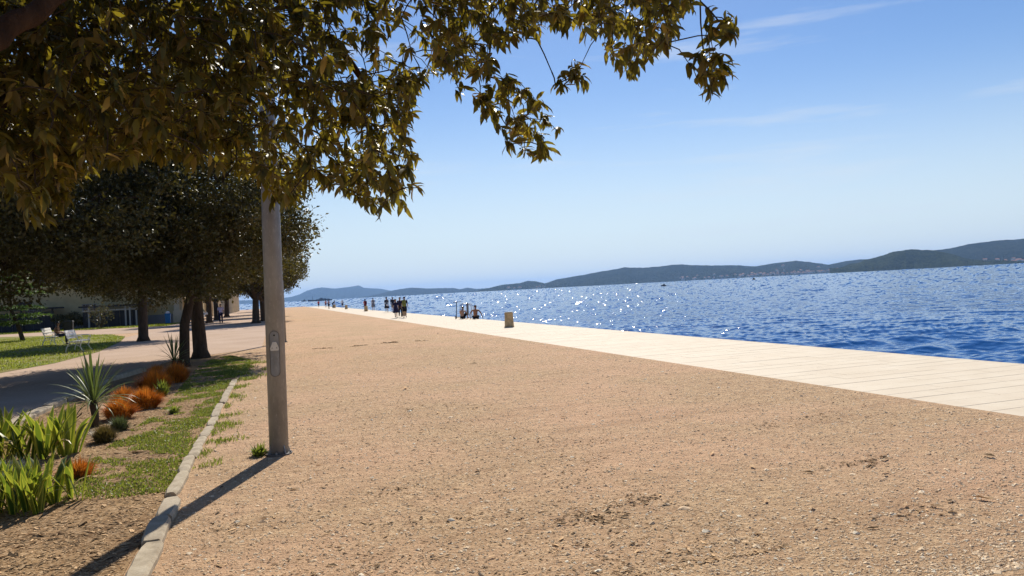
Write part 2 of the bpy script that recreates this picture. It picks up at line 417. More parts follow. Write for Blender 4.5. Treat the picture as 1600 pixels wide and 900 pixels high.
# sea: a fine wave field fanning out over the channel, on a wide flat sheet that carries it to the horizon
def sea():
    na, nr = 900, 520
    u = np.linspace(0, 1, na); az = YAW - rad(24) + rad(66) * (u + .09 * np.sin(2 * math.pi * u)); r = 1 / np.linspace(1 / 12.0, 1 / 20000, nr)
    A, Rr = np.meshgrid(az, r); X = np.sin(A) * Rr; Y = np.cos(A) * Rr
    g = np.random.default_rng(3); Z = np.zeros_like(X); SXs = np.zeros_like(X); SYs = np.zeros_like(X)
    wind = rad(200); lams = np.geomspace(0.22, 4.5, 74)
    for lam in lams:
        th = wind + g.normal(0, 0.8); k = 2 * math.pi / lam; ph = g.uniform(0, 6.28)
        slope = 0.035 * g.uniform(.6, 1.4); amp = slope / k; dx, dy = math.sin(th), math.cos(th)
        arg = k * (X * dx + Y * dy) + ph + 1.2 * np.sin(X * .31 / lam + ph * 3) + 1.2 * np.sin(Y * .27 / lam + ph * 5)
        Z += amp * np.sin(arg) * (lam > .7); c_ = slope * np.cos(arg); SXs += c_ * dx; SYs += c_ * dy
    Z *= np.clip((70 - Rr) / 40, 0, 1)
    V = np.stack([X, Y, WATER_Z + Z], -1).reshape(-1, 3)
    i = np.arange(nr - 1)[:, None] * na + np.arange(na - 1)[None, :]
    Fq = np.stack([i, i + 1, i + na + 1, i + na], -1).reshape(-1, 4)
    c = V[Fq].mean(1); keep = (c[:, 0] > SX - 0.4) | (c[:, 1] > END - 0.4)          # keep the water off the land
    me = np_mesh('water', V, [Fq[keep]], M['water'], True)
    N = np.stack([-SXs, -SYs, np.ones_like(SXs)], -1).reshape(-1, 3); N /= np.linalg.norm(N, axis=1, keepdims=True)
    me.normals_split_custom_set_from_vertices(N.tolist())
    return me
o = link('water', sea()); o['kind'] = 'structure'
sheet('water', [(-26000, -9000), (26000, -9000), (26000, 26000), (-26000, 26000)], WATER_Z - 0.7, M['water'])

prom = prism('promenade', [(GX + 0.002, -300), (SX, -300), (SX, END), (GX + 0.002, END)], -2.6, PROM_Z - 0.012, M['joint'])
# paving: courses lie across the promenade, each of three or four staggered slabs
def slab_mesh(lx, ly, name='paving_slab'):
    h, b = 0.03, 0.004
    m = MB()
    r0 = [(0, 0, -h), (lx, 0, -h), (lx, ly, -h), (0, ly, -h)]
    r1 = [(0, 0, -b), (lx, 0, -b), (lx, ly, -b), (0, ly, -b)]
    r2 = [(b, b, 0), (lx - b, b, 0), (lx - b, ly - b, 0), (b, ly - b, 0)]
    m.loft([r0, r1, r2]); return m.mesh(name, M['slab'])
border = 0.36
CW = 0.43
slab_lengths = [1.16, 1.54, 1.93, 2.31]
slab_meshes = {}
def put_slab(x, y, lx, ly, me_name='paving_slab'):
    k = (round(lx, 3), round(ly, 3))
    if k not in slab_meshes: slab_meshes[k] = slab_mesh(lx - 0.004, ly - 0.004, me_name)
    link('paving_slab', slab_meshes[k], prom, (x + 0.002, y + 0.002, PROM_Z + random.uniform(-0.0015, 0.0015)))
rest = MB()
n_slab = 0
y = 3.0
row = 0
patterns = [[1.54, 1.16, 1.934], [1.934, 1.54, 1.16], [1.16, 1.934, 1.54], [2.317, 2.317]]
while y < END - CW:
    pt = patterns[(row * 2 + (row // 3)) % 4]
    x = GX + border
    for lx in pt:
        if n_slab < 262: put_slab(x, y, lx, CW); n_slab += 1
        else: rest.box(x + 0.006, x + lx - 0.006, y + 0.006, y + CW - 0.006, PROM_Z - 0.03, PROM_Z)
        x += lx
    y += CW; row += 1
y = 3.0
while y < END - 1.8:
    if n_slab < 298: put_slab(GX + 0.006, y, border, 1.8); n_slab += 1
    else: rest.box(GX + 0.012, GX + border - 0.006, y + 0.006, y + 1.794, PROM_Z - 0.03, PROM_Z)
    y += 1.8
o = rest.build('far_paving', M['slab'], prom); o['kind'] = 'stuff'
sheet('near_paving', [(GX + 0.01, -300), (SX, -300), (SX, 2.99), (GX + 0.01, 2.99)], PROM_Z, M['slab'], prom, None)

# paths, lawns and the planting bed as sheets on the ground
sheet('path', [(-4.05, -30), (-4.05, 18), (-3.2, 27), (-0.6, 30), (-0.6, 70), (-1.5, 220), (-9.6, 220), (-9.6, 86), (-60, 86), (-60, 61), (-9, 61), (-9, -30)], 0.004, M['path'])
bed_poly = [(-1.02, -6), (-1.02, 18.3), (-0.7, 20.5), (-0.8, 24), (-1.6, 27.4), (-3.2, 27.4), (-3.86, 20), (-3.92, -6)]
sheet('planting_bed', bed_poly, 0.010, M['soil'])
lawn_poly = [(-9.2, 10), (-8.3, 22), (-8.02, 26.5), (-7.35, 29.5), (-7.2, 35.5), (-8.2, 46), (-9.2, 53), (-11.5, 60.5), (-15.5, 66), (-25, 76), (-60, 78), (-60, 10)]
sheet('lawn', lawn_poly, 0.012, M['lawn'])
strip_poly = [(-60, 84), (-18, 82), (-9.9, 77.5), (-9.7, 89), (-60, 90.5)]
sheet('lawn', strip_poly, 0.012, M['lawn'])

# ------------------------------------------------------------------ hills and far shores
def fbm(x, y, s, seed=0):
    return mnoise.fractal(Vector((x * s + seed * 17.3, y * s, seed * 3.1)), 1.0, 2.1, 5)

def hill(name, prof, d_shore, d_ridge, mat, rough=6.0, fine=2.0, n=260, m=26, back=0.35):
    """terrain whose crest stands at d_ridge; prof = bearings (as picture points) of the crest"""
    xs = np.array([p[0] for p in prof], float); ys = np.array([p[1] for p in prof], float)
    V = []; 
    for i in range(n):
        x = xs[0] + (xs[-1] - xs[0]) * i / (n - 1); yy = float(np.interp(x, xs, ys))
        top = at_r(x, yy, d_ridge); hz = max(2.0, top.z - WATER_Z)
        ux, uy = top.x / d_ridge, top.y / d_ridge
        wob = 1 + 0.03 * fbm(x, 0, 0.012, 5)
        for j in range(m):
            t = j / (m - 1) * 1.6                      # 0 shore, 1 crest, 1.6 back foot
            r = d_shore * wob + (d_ridge - d_shore * wob) * t
            if t <= 1: prof_h = math.sin(t * math.pi / 2) ** 0.85
            else: prof_h = max(0.0, math.cos((t - 1) / 0.6 * math.pi / 2))
            px, py = ux * r, uy * r
            k = min(1, t * 4) * (1 if t <= 1 else prof_h)
            nz_ = fbm(px, py, 0.0016 * 6000 / d_ridge) * rough * (0.25 if abs(t - 1) < 0.05 else 1.0) * k + fbm(px, py, 0.02, 3) * fine * k
            z = WATER_Z - 3 + (hz + 3) * prof_h + nz_ - (rough * 0.0)
            if t > 0.85 and t <= 1.001: z = min(z, WATER_Z + hz + fine)
            V.append((px, py, z))
    F4 = [(i * m + j, (i + 1) * m + j, (i + 1) * m + j + 1, i * m + j + 1) for i in range(n - 1) for j in range(m - 1)]
    o = link(name, np_mesh(name, V, [np.array(F4)], mat, True)); o['kind'] = 'structure'
    return o

far_green = hill_mat('far_scrub_slope', (0.014, 0.02, 0.016), (0.035, 0.042, 0.03), 0.004)
mid_green = hill_mat('scrub_slope', (0.008, 0.015, 0.010), (0.045, 0.052, 0.03), 0.012)
pine_green = hill_mat('pine_slope', (0.006, 0.013, 0.007), (0.065, 0.076, 0.03), 0.03)
hill('hills', [(330, 471), (420, 468), (440, 466), (455, 464), (468, 460), (480, 454), (492, 450.5), (503, 449), (523, 451), (545, 448.5), (561, 446), (569, 450), (595, 451.5), (610, 454.6), (624, 453), (660, 455), (700, 458)],
     12000, 13500, far_green, 14, 3, 200)
hill('hills', [(560, 466), (595, 459), (610, 455), (624, 452), (641, 449.5), (670, 451), (707, 450), (719, 452), (730, 449.7), (745, 451.7), (768, 450.5), (800, 450), (840, 451), (880, 450)],
     8200, 9200, far_green, 9, 3, 160)
hill('hills', [(730, 459), (750, 454), (768, 450), (785, 446), (811, 443.5), (825, 439), (837, 439.5), (851, 443), (868, 437), (889, 433.5), (920, 428), (950, 423), (976, 418), (1013, 419), (1063, 414), (1100, 415), (1156, 414.5), (1179, 416.5), (1211, 411), (1244, 407.5), (1267, 410), (1295, 414), (1322, 408.5), (1345, 406), (1380, 404), (1430, 405), (1480, 406)],
     5200, 6100, mid_green, 9, 4, 420)
hill('hills', [(1390, 408), (1420, 400), (1457, 392), (1485, 388.5), (1517, 381), (1545, 378), (1572, 375), (1585, 375.5), (1600, 373), (1660, 365), (1740, 362), (1850, 372), (2000, 360), (2300, 340)],
     4600, 5600, mid_green, 9, 4, 300)
hill('hills', [(1296, 420), (1318, 417), (1340, 411), (1352, 407), (1366, 404.5), (1383, 398), (1400, 394), (1415, 391), (1436, 390.6), (1457, 391.5), (1475, 394.5), (1490, 398), (1505, 403), (1518, 406), (1540, 407), (1580, 408), (1600, 408.5), (1640, 407)],
     3500, 3800, pine_green, 5, 6, 420, 30)

# haze: one closed box of even air round everything
hz = MB().box(-27000, 27000, -9500, 27000, -3.6, 330).build('haze', bpy.data.materials.new('air'))
hz['kind'] = 'stuff'
hm = hz.data.materials[0]; hm.use_nodes = True; hm.node_tree.nodes.clear()
pv = hm.node_tree.nodes.new('ShaderNodeVolumePrincipled'); ho = hm.node_tree.nodes.new('ShaderNodeOutputMaterial')
pv.inputs['Color'].default_value = (0.34, 0.58, 1.0, 1); pv.inputs['Density'].default_value = 5.6e-5; pv.inputs['Anisotropy'].default_value = 0.3
hm.node_tree.links.new(pv.outputs[0], ho.inputs['Volume'])

# ------------------------------------------------------------------ lamp poles
def make_lamp(loc, label):
    root = empty('street_lamp', loc); tag(root, label, 'street lamp', 'grey lamp posts in a row along the gravel')
    H = 6.4
    m = MB(); m.tube([(0, 0, 0.012), (0, 0, 2.6), (0, 0, H)], [0.104, 0.100, 0.062], 40, True); sh = m.build('shaft', M['pole'], root, True)
    # inspection door: a rounded oblong inset on the camera side (towards -y)
    def oblong(w, h, zc, dr, n=12):
        pts = []
        for k in range(n + 1): a = math.pi * k / n; pts.append((w * math.cos(a), zc + h + w * math.sin(a)))
        for k in range(n + 1): a = math.pi + math.pi * k / n; pts.append((w * math.cos(a), zc - h + w * math.sin(a)))
        return [Vector((0.102 * math.sin(x / 0.102) * (1 + dr / 0.102), -0.102 * math.cos(x / 0.102) * (1 + dr / 0.102), z)) for x, z in pts]
    g = MB(); a, b, c, d = oblong(0.054, 0.20, 1.13, 0.000), oblong(0.054, 0.20, 1.13, 0.0045), oblong(0.049, 0.20, 1.13, 0.0045), oblong(0.049, 0.20, 1.13, 0.0)
    g.loft([a, b, c, d], False); g.build('door_frame', M['pole_door'], root)
    dr = MB(); dd = oblong(0.046, 0.20, 1.13, 0.003); dr.loft([oblong(0.046, 0.20, 1.13, -0.002), dd], False)
    n = len(dd) // 2; vs = dd; dr.add(vs, [(i, i + 1, 2 * n - 2 - i, 2 * n - 1 - i) for i in range(n - 1)])
    do = dr.build('access_door', M['pole'], root)
    h = MB(); h.tube([(0, -0.1075, 1.335), (0, -0.111, 1.335)], 0.009, 10); h.build('lock_hole', M['black'], do)
    pl = MB(); tri = [(-0.018, 1.26), (0.018, 1.26), (0.046, 1.19), (0.040, 1.165), (-0.040, 1.165), (-0.046, 1.19)]
    ring = lambda y: [Vector((x, y, z)) for x, z in tri]
    pl.loft([ring(-0.100), ring(-0.118)]); pp = pl.build('white_plate', M['white_plate'], root)
    for sx in (-0.024, 0.024):
        q = MB(); q.tube([(sx, -0.112, 1.195), (sx, -0.1195, 1.195)], 0.005, 8); q.build('screw', M['dark'], pp)
    bp = MB(); bp.tube([(0, 0, 0.0), (0, 0, 0.018)], 0.142, 28); bp.build('base_plate', M['pole_door'], root)
    for k in range(4):
        a = rad(45 + 90 * k - 8); Rm = Matrix.Rotation(a, 4, 'Z'); f = MB()
        f.add([Rm @ Vector(v) for v in [(0.10, -0.006, 0.018), (0.14, -0.006, 0.018), (0.105, -0.006, 0.11), (0.10, 0.006, 0.018), (0.14, 0.006, 0.018), (0.105, 0.006, 0.11)]],
              [(0, 1, 2), (5, 4, 3), (0, 3, 4, 1), (1, 4, 5, 2), (2, 5, 3, 0)])
        f.build('gusset', M['pole'], root)
        ba = rad(90 * k - 8); q = MB(); q.tube([(.125 * math.cos(ba), .125 * math.sin(ba), .0185), (.125 * math.cos(ba), .125 * math.sin(ba), .04)], .012, 6); q.build('bolt', M['pole'], root)
    ar = MB(); ar.tube([(0, 0, H - 0.05), (0.15, 0, H + 0.35), (0.6, 0, H + 0.55), (1.1, 0, H + 0.58)], [0.04, 0.036, 0.032, 0.03], 12); ar.build('arm', M['pole'], root, True)
    lh = MB(); lh.loft([[Vector((0.95 + 0.35 * s_, y_, z_)) for y_, z_ in ((-0.08 * k_, H + 0.56), (-0.11 * k_, H + 0.60), (-0.07 * k_, H + 0.67), (0.07 * k_, H + 0.67), (0.11 * k_, H + 0.60), (0.08 * k_, H + 0.56))] for s_, k_ in ((0, .5), (.4, 1), (1.2, 1), (1.7, .5))])
    lh.build('lamp_head', M['frame_grey'], root)
    return root

def copy_tree(o, parent=None):
    c = o.copy(); COL.objects.link(c); c.parent = parent
    for ch in [k for k in o.children]: copy_tree(ch, c)
    return c

lamp = make_lamp((-0.05, 8.87, 0), 'nearest grey lamp post with white triangular plate, casting its shadow over the kerb')
lamp.rotation_euler = (0, rad(1.0), rad(-6))
for (x, y, lb) in ((0.24, 33.0, 'grey lamp post standing just behind the nearest lamp post'), (0.30, 61.0, 'third grey lamp post, its foot just visible past the nearest one'),
                   (0.35, 89.0, 'distant lamp post hidden behind the tree crowns')):
    c = copy_tree(lamp); c.location = (x, y, 0); c.rotation_euler = (0, 0, rad(-4)); c['label'] = lb

# ------------------------------------------------------------------ stone kerbs
def kerb_stone(L, w, h, seed):
    g = random.Random(seed); nx, ny = 7, 3; rings = []
    for i in range(nx):
        yy = L * i / (nx - 1); e = 0.012 if i in (0, nx - 1) else 0
        wl, wr = w / 2 + g.uniform(-.004, .004) - e, w / 2 + g.uniform(-.004, .004) - e
        z = h + g.uniform(-.003, .003) - e
        if i in (0, nx - 1): yy += g.uniform(-.012, .012)
        rings.append([Vector((-wl, yy, -0.12)), Vector((-wl, yy, z - .022)), Vector((-wl + .018, yy, z)), Vector((0, yy, z + g.uniform(-.004, .005))), Vector((wr - .018, yy, z)), Vector((wr, yy, z - .022)), Vector((wr, yy, -0.12))])
    m = MB(); m.loft(rings); return m.mesh('kerb_stone', M['kerb'])
def kerb(label, runs):
    root = empty('kerb', (0, 0, 0)); tag(root, label, 'kerb')
    for (x0, y0, x1, y1, w, h, lo, hi) in runs:
        d = math.hypot(x1 - x0, y1 - y0); t = 0; k = 0
        while t < d - 0.15:
            L = min(random.uniform(lo, hi), d - t)
            x, y = x0 + (x1 - x0) * t / d, y0 + (y1 - y0) * t / d
            o = link('kerb_stone', kerb_stone(L - random.uniform(.008, .022), w * random.uniform(.93, 1.05), h + random.uniform(-.012, .012), int(y * 100)), root,
                     (x + random.uniform(-.012, .012), y, 0))
            o.rotation_euler = (random.uniform(-.012, .012), random.uniform(-.03, .03), math.atan2(-(x1 - x0), y1 - y0) + random.uniform(-.025, .025)); t += L
    return root
kerb('long kerb of worn pale stones between the planting bed and the open gravel',
     [(-0.92, 3.6, -0.93, 7.35, 0.155, 0.062, .62, .95), (-0.99, 7.42, -0.965, 18.0, 0.125, 0.045, .6, .95)])
kerb('shaded kerb of grey stones along the back of the planting bed',
     [(-4.0, 8, -3.95, 20.2, 0.20, 0.09, .7, 1.1), (-3.95, 20.3, -3.55, 22.6, .26, .12, .8, 1.2)])

# ------------------------------------------------------------------ foliage helpers
def leaf_quads(C, L, W, D, N, tint):
    """rhombus leaves with a slight fold: C base, L length, W width, D axis dir, N approx normal"""
    D = D / np.linalg.norm(D, axis=1, keepdims=True)
    S = np.cross(D, N); S /= (np.linalg.norm(S, axis=1, keepdims=True) + 1e-9)
    U = np.cross(S, D)
    L = L[:, None]; W = W[:, None]
    v0 = C; v1 = C + D * L * .45 + S * W * .5 + U * W * .15; v2 = C + D * L; v3 = C + D * L * .45 - S * W * .5 + U * W * .15
    V = np.stack([v0, v1, v2, v3], 1).reshape(-1, 3); n = len(C)
    b = np.arange(n)[:, None] * 4
    F = np.concatenate([b + np.array([[0, 1, 2]]), b + np.array([[0, 2, 3]])])
    return V, F, np.repeat(tint, 4)

def rand_dirs(n, g):
    v = g.normal(size=(n, 3)); return v / np.linalg.norm(v, axis=1, keepdims=True)

def crown_cloud(seed, r, nclump, per, leaf, flat=0.72, core=0.3):
    """clumps of small leaves in an uneven ellipsoid of radii r, centre at origin"""
    g = np.random.default_rng(seed)
    nl = 24; ld = rand_dirs(nl, g); lc = ld * (.42 + .36 * g.random(nl))[:, None] * np.array(r); lr = g.uniform(.26, .46, nl)
    d = rand_dirs(nclump, g)
    lump = 1 + 0.16 * np.sin(d[:, 0] * 5 + seed) * np.sin(d[:, 1] * 4.3 + seed * 2) + 0.12 * np.sin(d[:, 2] * 7 + d[:, 0] * 6 + seed)
    rr = (core + (1 - core) * g.random(nclump) ** 0.4) * lump
    which = g.integers(0, nl, nclump); P = lc[which] + d * (rr * lr[which])[:, None] * np.array(r) * 1.12
    P[:, 2] = np.where(P[:, 2] < 0, P[:, 2] * flat, P[:, 2] * 1.4)
    cs = g.uniform(.15, .33, nclump) * (r[0] / 4.0) ** 0.4
    C = np.repeat(P, per, 0) + np.clip(g.normal(size=(nclump * per, 3)), -1.9, 1.9) * np.repeat(cs, per)[:, None] * np.array([1, 1, .75])
    n = len(C); off = C - np.repeat(P, per, 0); off = off / (np.linalg.norm(off, axis=1, keepdims=True) + 1e-6); D = rand_dirs(n, g) * .8 + off * .7; N = rand_dirs(n, g) * .7 + off * .8 + np.array([0, 0, .5])
    Lg = leaf * g.uniform(.75, 1.45, n); tint = np.clip(np.repeat(g.random(nclump), per) * .6 + g.random(n) * .4, 0, 1)
    return leaf_quads(C, Lg, Lg * g.uniform(.42, .6, n), D, N, tint)

def limb_pts(a, b, sag=0.0, wob=0.15, n=6, seed=0):
    g = random.Random(seed); a, b = Vector(a), Vector(b); L = (b - a).length; out = []
    for i in range(n):
        t = i / (n - 1); p = a.lerp(b, t); k = math.sin(t * math.pi) * L
        p += Vector((g.uniform(-1, 1), g.uniform(-1, 1), g.uniform(-.5, .5))) * wob * k * .35 + Vector((0, 0, sag * k)); out.append(p)
    return out

crown_cache = {}
def oak(loc, label, trunk_pts, trunk_r, centre, radii, seed=0, nclump=520, per=62, leaf=.125, limbs=7, name='oak_tree', group='evergreen oaks of the promenade park'):
    root = empty(name, loc); tag(root, label, 'tree', group)
    m = MB(); pts = [Vector(p) for p in trunk_pts]
    # flared foot, slightly irregular trunk
    rs = []
    for i in range(len(pts)): t = i / (len(pts) - 1); rs.append(trunk_r * ((1.45 if i == 0 else 1.0) - .35 * t))
    m.tube(pts, rs, 12); m.build('trunk', M['bark'], root, True)
    lm = MB(); g = random.Random(seed); top = pts[-1]; c = Vector(centre)
    for k in range(limbs):
        a = 2 * math.pi * (k + g.random() * .6) / limbs
        e = c + Vector((math.cos(a) * radii[0] * .75, math.sin(a) * radii[1] * .75, g.uniform(-.35, .6) * radii[2]))
        st = pts[-1] if k % 2 else pts[-2]
        lp = limb_pts(st, e, .06, .3, 7, seed * 31 + k)
        lm.tube(lp, [trunk_r * .5 * (1 - .85 * i / 6) for i in range(7)], 7)
        for q in range(3):
            s0 = lp[2 + q]; e2 = s0 + (e - st) * .35 + Vector((g.uniform(-1, 1), g.uniform(-1, 1), g.uniform(-.6, .7))) * radii[0] * .32
            lm.tube(limb_pts(s0, e2, .05, .3, 5, seed * 77 + k * 5 + q), [trunk_r * .2 * (1 - .8 * i / 4) for i in range(5)], 5)
    lm.build('limbs', M['bark'], root, True)
    V, F, tn = crown_cloud(seed, radii, nclump, per, leaf)
    cr = link('crown', np_mesh('crown', V, [F], M['oak_leaf'], False, None, {'tint': tn}), root, centre)
    return root

def bend(h, lean=(0, 0), kink=(0, 0)):
    return [(0, 0, -.1), (lean[0] * .08, lean[1] * .08, .25), (lean[0] * .3 + kink[0], lean[1] * .3 + kink[1], h * .4), (lean[0] * .65 + kink[0], lean[1] * .65, h * .75), (lean[0], lean[1], h)]

oak((-2.62, 23.3, 0), 'dark oak whose slender trunk leans right beside the straight trunk', bend(3.0, (.75, .2), (-.12, 0)), .16, (.85, .3, 4.05), (3.2, 3.3, 3.1), 3, 760, 84, .105, 8)
oak((-2.42, 26.6, 0), 'dark oak with the stout straight trunk behind the leaning trunk', bend(2.6, (-.12, .1)), .25, (-.4, .6, 4.6), (4.0, 4.0, 3.7), 5, 800, 80, .12, 8)
oak((-6.83, 44.3, 0), 'dark oak with a single upright trunk between the benches and the gravel walk', bend(3.6, (.1, .1)), .28, (-1.0, 1.8, 4.75), (4.8, 3.6, 3.8), 8, 900, 80, .14, 8)
oak((-7.6, 20.3, 0), 'near oak at the left whose crown hangs over the lawn', bend(2.6, (.3, .1)), .32, (.9, .3, 4.25), (3.9, 3.9, 3.0), 11, 820, 84, .105, 8)
oak((-14.5, 37, 0), 'oak at the far left edge above the benches', bend(3.0, (.2, .1)), .35, (.2, .2, 6.0), (4.9, 4.6, 4.2), 13, 600, 70, .16, 6)
ex = oak((-1.7, 67.8, 0), 'distant oak beside the lamp posts, trunk in deep shade', bend(2.6, (.1, .1)), .34, (-.2, .2, 5.4), (4.3, 4.6, 3.9), 17, 560, 64, .19, 6)
def oak_copy(loc, s, rz, label):
    c = copy_tree(ex); c.location = loc; c.scale = (s, s, s); c.rotation_euler = (0, 0, rz); c['label'] = label
oak_copy((-1.15, 73.5, 0), .9, 1.9, 'second distant oak close behind the one by the lamp posts')
oak_copy((-6.35, 80.0, 0), .95, .6, 'left one of two distant oaks by the people in the shade')
oak_copy((-6.55, 93.0, 0), 1.0, 3.3, 'right one of two distant oaks by the people in the shade')
oak_copy((-1.3, 96.0, 0), 1.0, 4.4, 'far oak in the row along the gravel, third from the end')
oak_copy((-1.2, 122.0, 0), 1.0, 5.4, 'far oak in the row along the gravel, second from the end')
oak_copy((-1.6, 160.0, 0), 1.05, 2.6, 'last oak at the far end of the row along the gravel')
oak_copy((-23.5, 62.0, 0), 1.15, 2.9, 'oak standing behind the small conifer at the left edge')
oak_copy((-10.2, 12.0, 0), .85, 2.2, 'unseen oak added outside the left edge to block the sky over the shaded path')  # out of view, added to keep sky light off the shaded path
oak_copy((-13.5, 27.5, 0), .95, 4.1, 'unseen oak added on the lawn outside the left edge to block the sky')  # also unseen, added to shut out sky light from the left
oak_copy((-6.6, 112.0, 0), 1.1, 5.0, 'oak in front of the far cream buildings')

# ------------------------------------------------------------------ foreground tree
P1 = [(-260, -150), (1092, -150), (1088, 2), (1062, 40), (1035, 80), (990, 128), (962, 100), (930, 55), (895, 40), (850, 50), (790, 62), (770, 100), (700, 118), (655, 150), (628, 190), (636, 222), (655, 262), (656, 318), (614, 338), (566, 326), (520, 296), (478, 300), (455, 320), (424, 308), (395, 262), (330, 258), (240, 248), (150, 266), (92, 305), (48, 338), (16, 306), (-20, 262), (-260, 262)]
P2 = [(710, 118), (775, 96), (822, 128), (862, 184), (874, 210), (842, 250), (798, 234), (768, 182), (724, 164)]
P3 = [(858, 118), (906, 100), (922, 122), (886, 142)]
P4 = [(1070, 96), (1088, 84), (1100, 60), (1110, 18), (1146, 26), (1150, 84), (1136, 130), (1106, 152), (1092, 120)]
P7 = [(38, 262), (112, 250), (104, 318), (62, 348), (34, 326)]
P6 = [(405, 280), (480, 280), (470, 318), (432, 326)]
P5 = [(640, 140), (660, 150), (632, 205), (612, 190)]
def inside(px, py, poly):
    c = np.zeros(len(px), bool); n = len(poly); j = n - 1
    for i in range(n):
        xi, yi = poly[i]; xj, yj = poly[j]
        h = ((yi > py) != (yj > py)) & (px < (xj - xi) * (py - yi) / (yj - yi + 1e-9) + xi); c ^= h; j = i
    return c

ftree = empty('foreground_tree', (-3.3, 2.1, 0))
tag(ftree, 'big near tree with golden brown drooping leaves overhanging the view from the left', 'tree')
FT = Vector((-3.3, 2.1, 0))
def to_local(p): return Vector(p) - FT
limb_ends = []
mt = MB(); mt.tube([(0, 0, -.1), (.03, .02, .3), (.1, .1, 1.2), (.22, .3, 2.1), (.35, .5, 2.7)], [.42, .33, .29, .27, .25], 16)
mt.build('trunk', M['bark_red'], ftree, True)
hub = FT + Vector((.35, .5, 2.6))
limb_targets = [[at(-260, 190, 3.1), at(-110, 105, 3.45), at(10, 45, 3.75), at(120, -30, 4.1), at(280, -140, 4.9), at(480, -210, 5.6)],
                [at(-170, -60, 3.4), at(40, -190, 3.9), at(330, -330, 4.3), at(700, -330, 4.6), at(1000, -230, 4.8), at(1120, -90, 4.9)],
                [at(-260, 160, 3.8), at(-120, 200, 4.6), at(100, 120, 5.6), at(240, 130, 6.3), at(380, 170, 6.7)],
                [at(480, -210, 5.6), at(600, -120, 6.0), at(760, -60, 6.2), at(860, -30, 6.2), at(960, -20, 6.1)],
                [at(280, -140, 4.9), at(420, -20, 5.6), at(520, 70, 6.2), at(590, 160, 6.4), at(640, 230, 6.5)],
                [hub + Vector((.1, -.3, .2)), hub + Vector((.6, -1.4, 1.2)), hub + Vector((1.6, -2.6, 2.0)), hub + Vector((2.8, -3.4, 2.3))],
                [hub + Vector((-.2, .2, .2)), hub + Vector((-1.2, .6, 1.2)), hub + Vector((-2.6, 1.2, 2.0))],
                [hub + Vector((0, .1, .3)), hub + Vector((.5, .8, 1.8)), hub + Vector((1.6, 2.2, 3.2)), hub + Vector((3.0, 3.4, 3.8))]]
limb_r = [.085, .10, .075, .05, .055, .13, .12, .13]
branch_nodes = []
for k, (lt, r0) in enumerate(zip(limb_targets, limb_r)):
    pts = ([hub] if k not in (3, 4) else []) + [Vector(p) for p in lt]
    # smooth the polyline
    fine = []
    for i in range(len(pts) - 1):
        p0, p1, p2, p3 = pts[max(i - 1, 0)], pts[i], pts[i + 1], pts[min(i + 2, len(pts) - 1)]
        for q in range(6):
            t = q / 6
            fine.append(0.5 * ((2 * p1) + (p2 - p0) * t + (2 * p0 - 5 * p1 + 4 * p2 - p3) * t * t + (3 * p1 - p0 - 3 * p2 + p3) * t ** 3))
    fine.append(pts[-1])
    fine = [p + Vector((random.uniform(-.015, .015), random.uniform(-.015, .015), random.uniform(-.015, .015))) for p in fine]
    m = MB(); m.tube([to_local(p) for p in fine], [r0 * (1 - .82 * i / (len(fine) - 1)) for i in range(len(fine))], 10)
    m.build('branch', M['bark_red'], ftree, True)
    branch_nodes += fine

def sample_region(poly, n, g, dmin, dmax):
    xs = [p[0] for p in poly]; ys = [p[1] for p in poly]; out = []
    px = g.uniform(min(xs), max(xs), n * 4); py = g.uniform(min(ys), max(ys), n * 4); ok = inside(px, py, poly)
    px, py = px[ok][:n], py[ok][:n]; r = g.uniform(dmin, dmax, len(px))
    return [at_r(x, y, q) for x, y, q in zip(px, py, r)]
g = np.random.default_rng(21)
anchors = sample_region(P1, 1700, g, 4.3, 6.9) + sample_region(P2, 62, g, 5.2, 6.2) + sample_region(P3, 9, g, 5.3, 5.8) + sample_region(P4, 24, g, 4.6, 5.1) + sample_region(P6, 16, g, 5.8, 6.4) + sample_region(P7, 26, g, 5.0, 5.6) + sample_region(P5, 12, g, 5.8, 6.5)
left = [(-260, -60), (430, -60), (420, 285), (330, 250), (240, 240), (120, 270), (50, 300), (-260, 262)]
right_ = [(430, -60), (1085, -60), (1080, 0), (1050, 60), (990, 125), (962, 98), (930, 50), (850, 45), (780, 62), (760, 104), (700, 118), (650, 150), (630, 190), (650, 262), (636, 296), (560, 290), (430, 300)]
anchors += sample_region(right_, 620, g, 5.0, 6.8)
anchors += sample_region(left, 1500, g, 4.8, 7.0)
# thin the patch of broken sky
gap = [(520, 20), (690, 20), (690, 110), (600, 130), (520, 90)]
keep = []
for p in anchors:
    px, py, _ = project(np.array([p])); 
    if inside(px, py, gap)[0] and g.random() < .62: continue
    if px[0] < 170 and py[0] < 130 and py[0] < 130 - .85 * px[0] + 30 and math.hypot(p.x, p.y) < 4.6: continue
    keep.append(p)
anchors = keep
# the rest of the crown, unseen, packed dense to shade the leaves below
upper = []
while len(upper) < 3000:
    p = Vector((g.uniform(-7.5, 4.6), g.uniform(-3.2, 8.6), g.uniform(3.0, 7.6)))
    q = Vector(((p.x + 1.6) / 6.0, (p.y - 2.4) / 6.2, (p.z - 3.6) / 4.0))
    if q.length > 1: continue
    px, py, c = project(np.array([p]))
    if c[0] > .1 and -150 < px[0] < 1750 and py[0] > -130 and not (px[0] < -60 and py[0] < 240): continue
    sh = p - SUN * (p.z / SUN.z)
    if sh.y > 4.0 and sh.x > -.3 * sh.y - .6: continue
    upper.append(p)

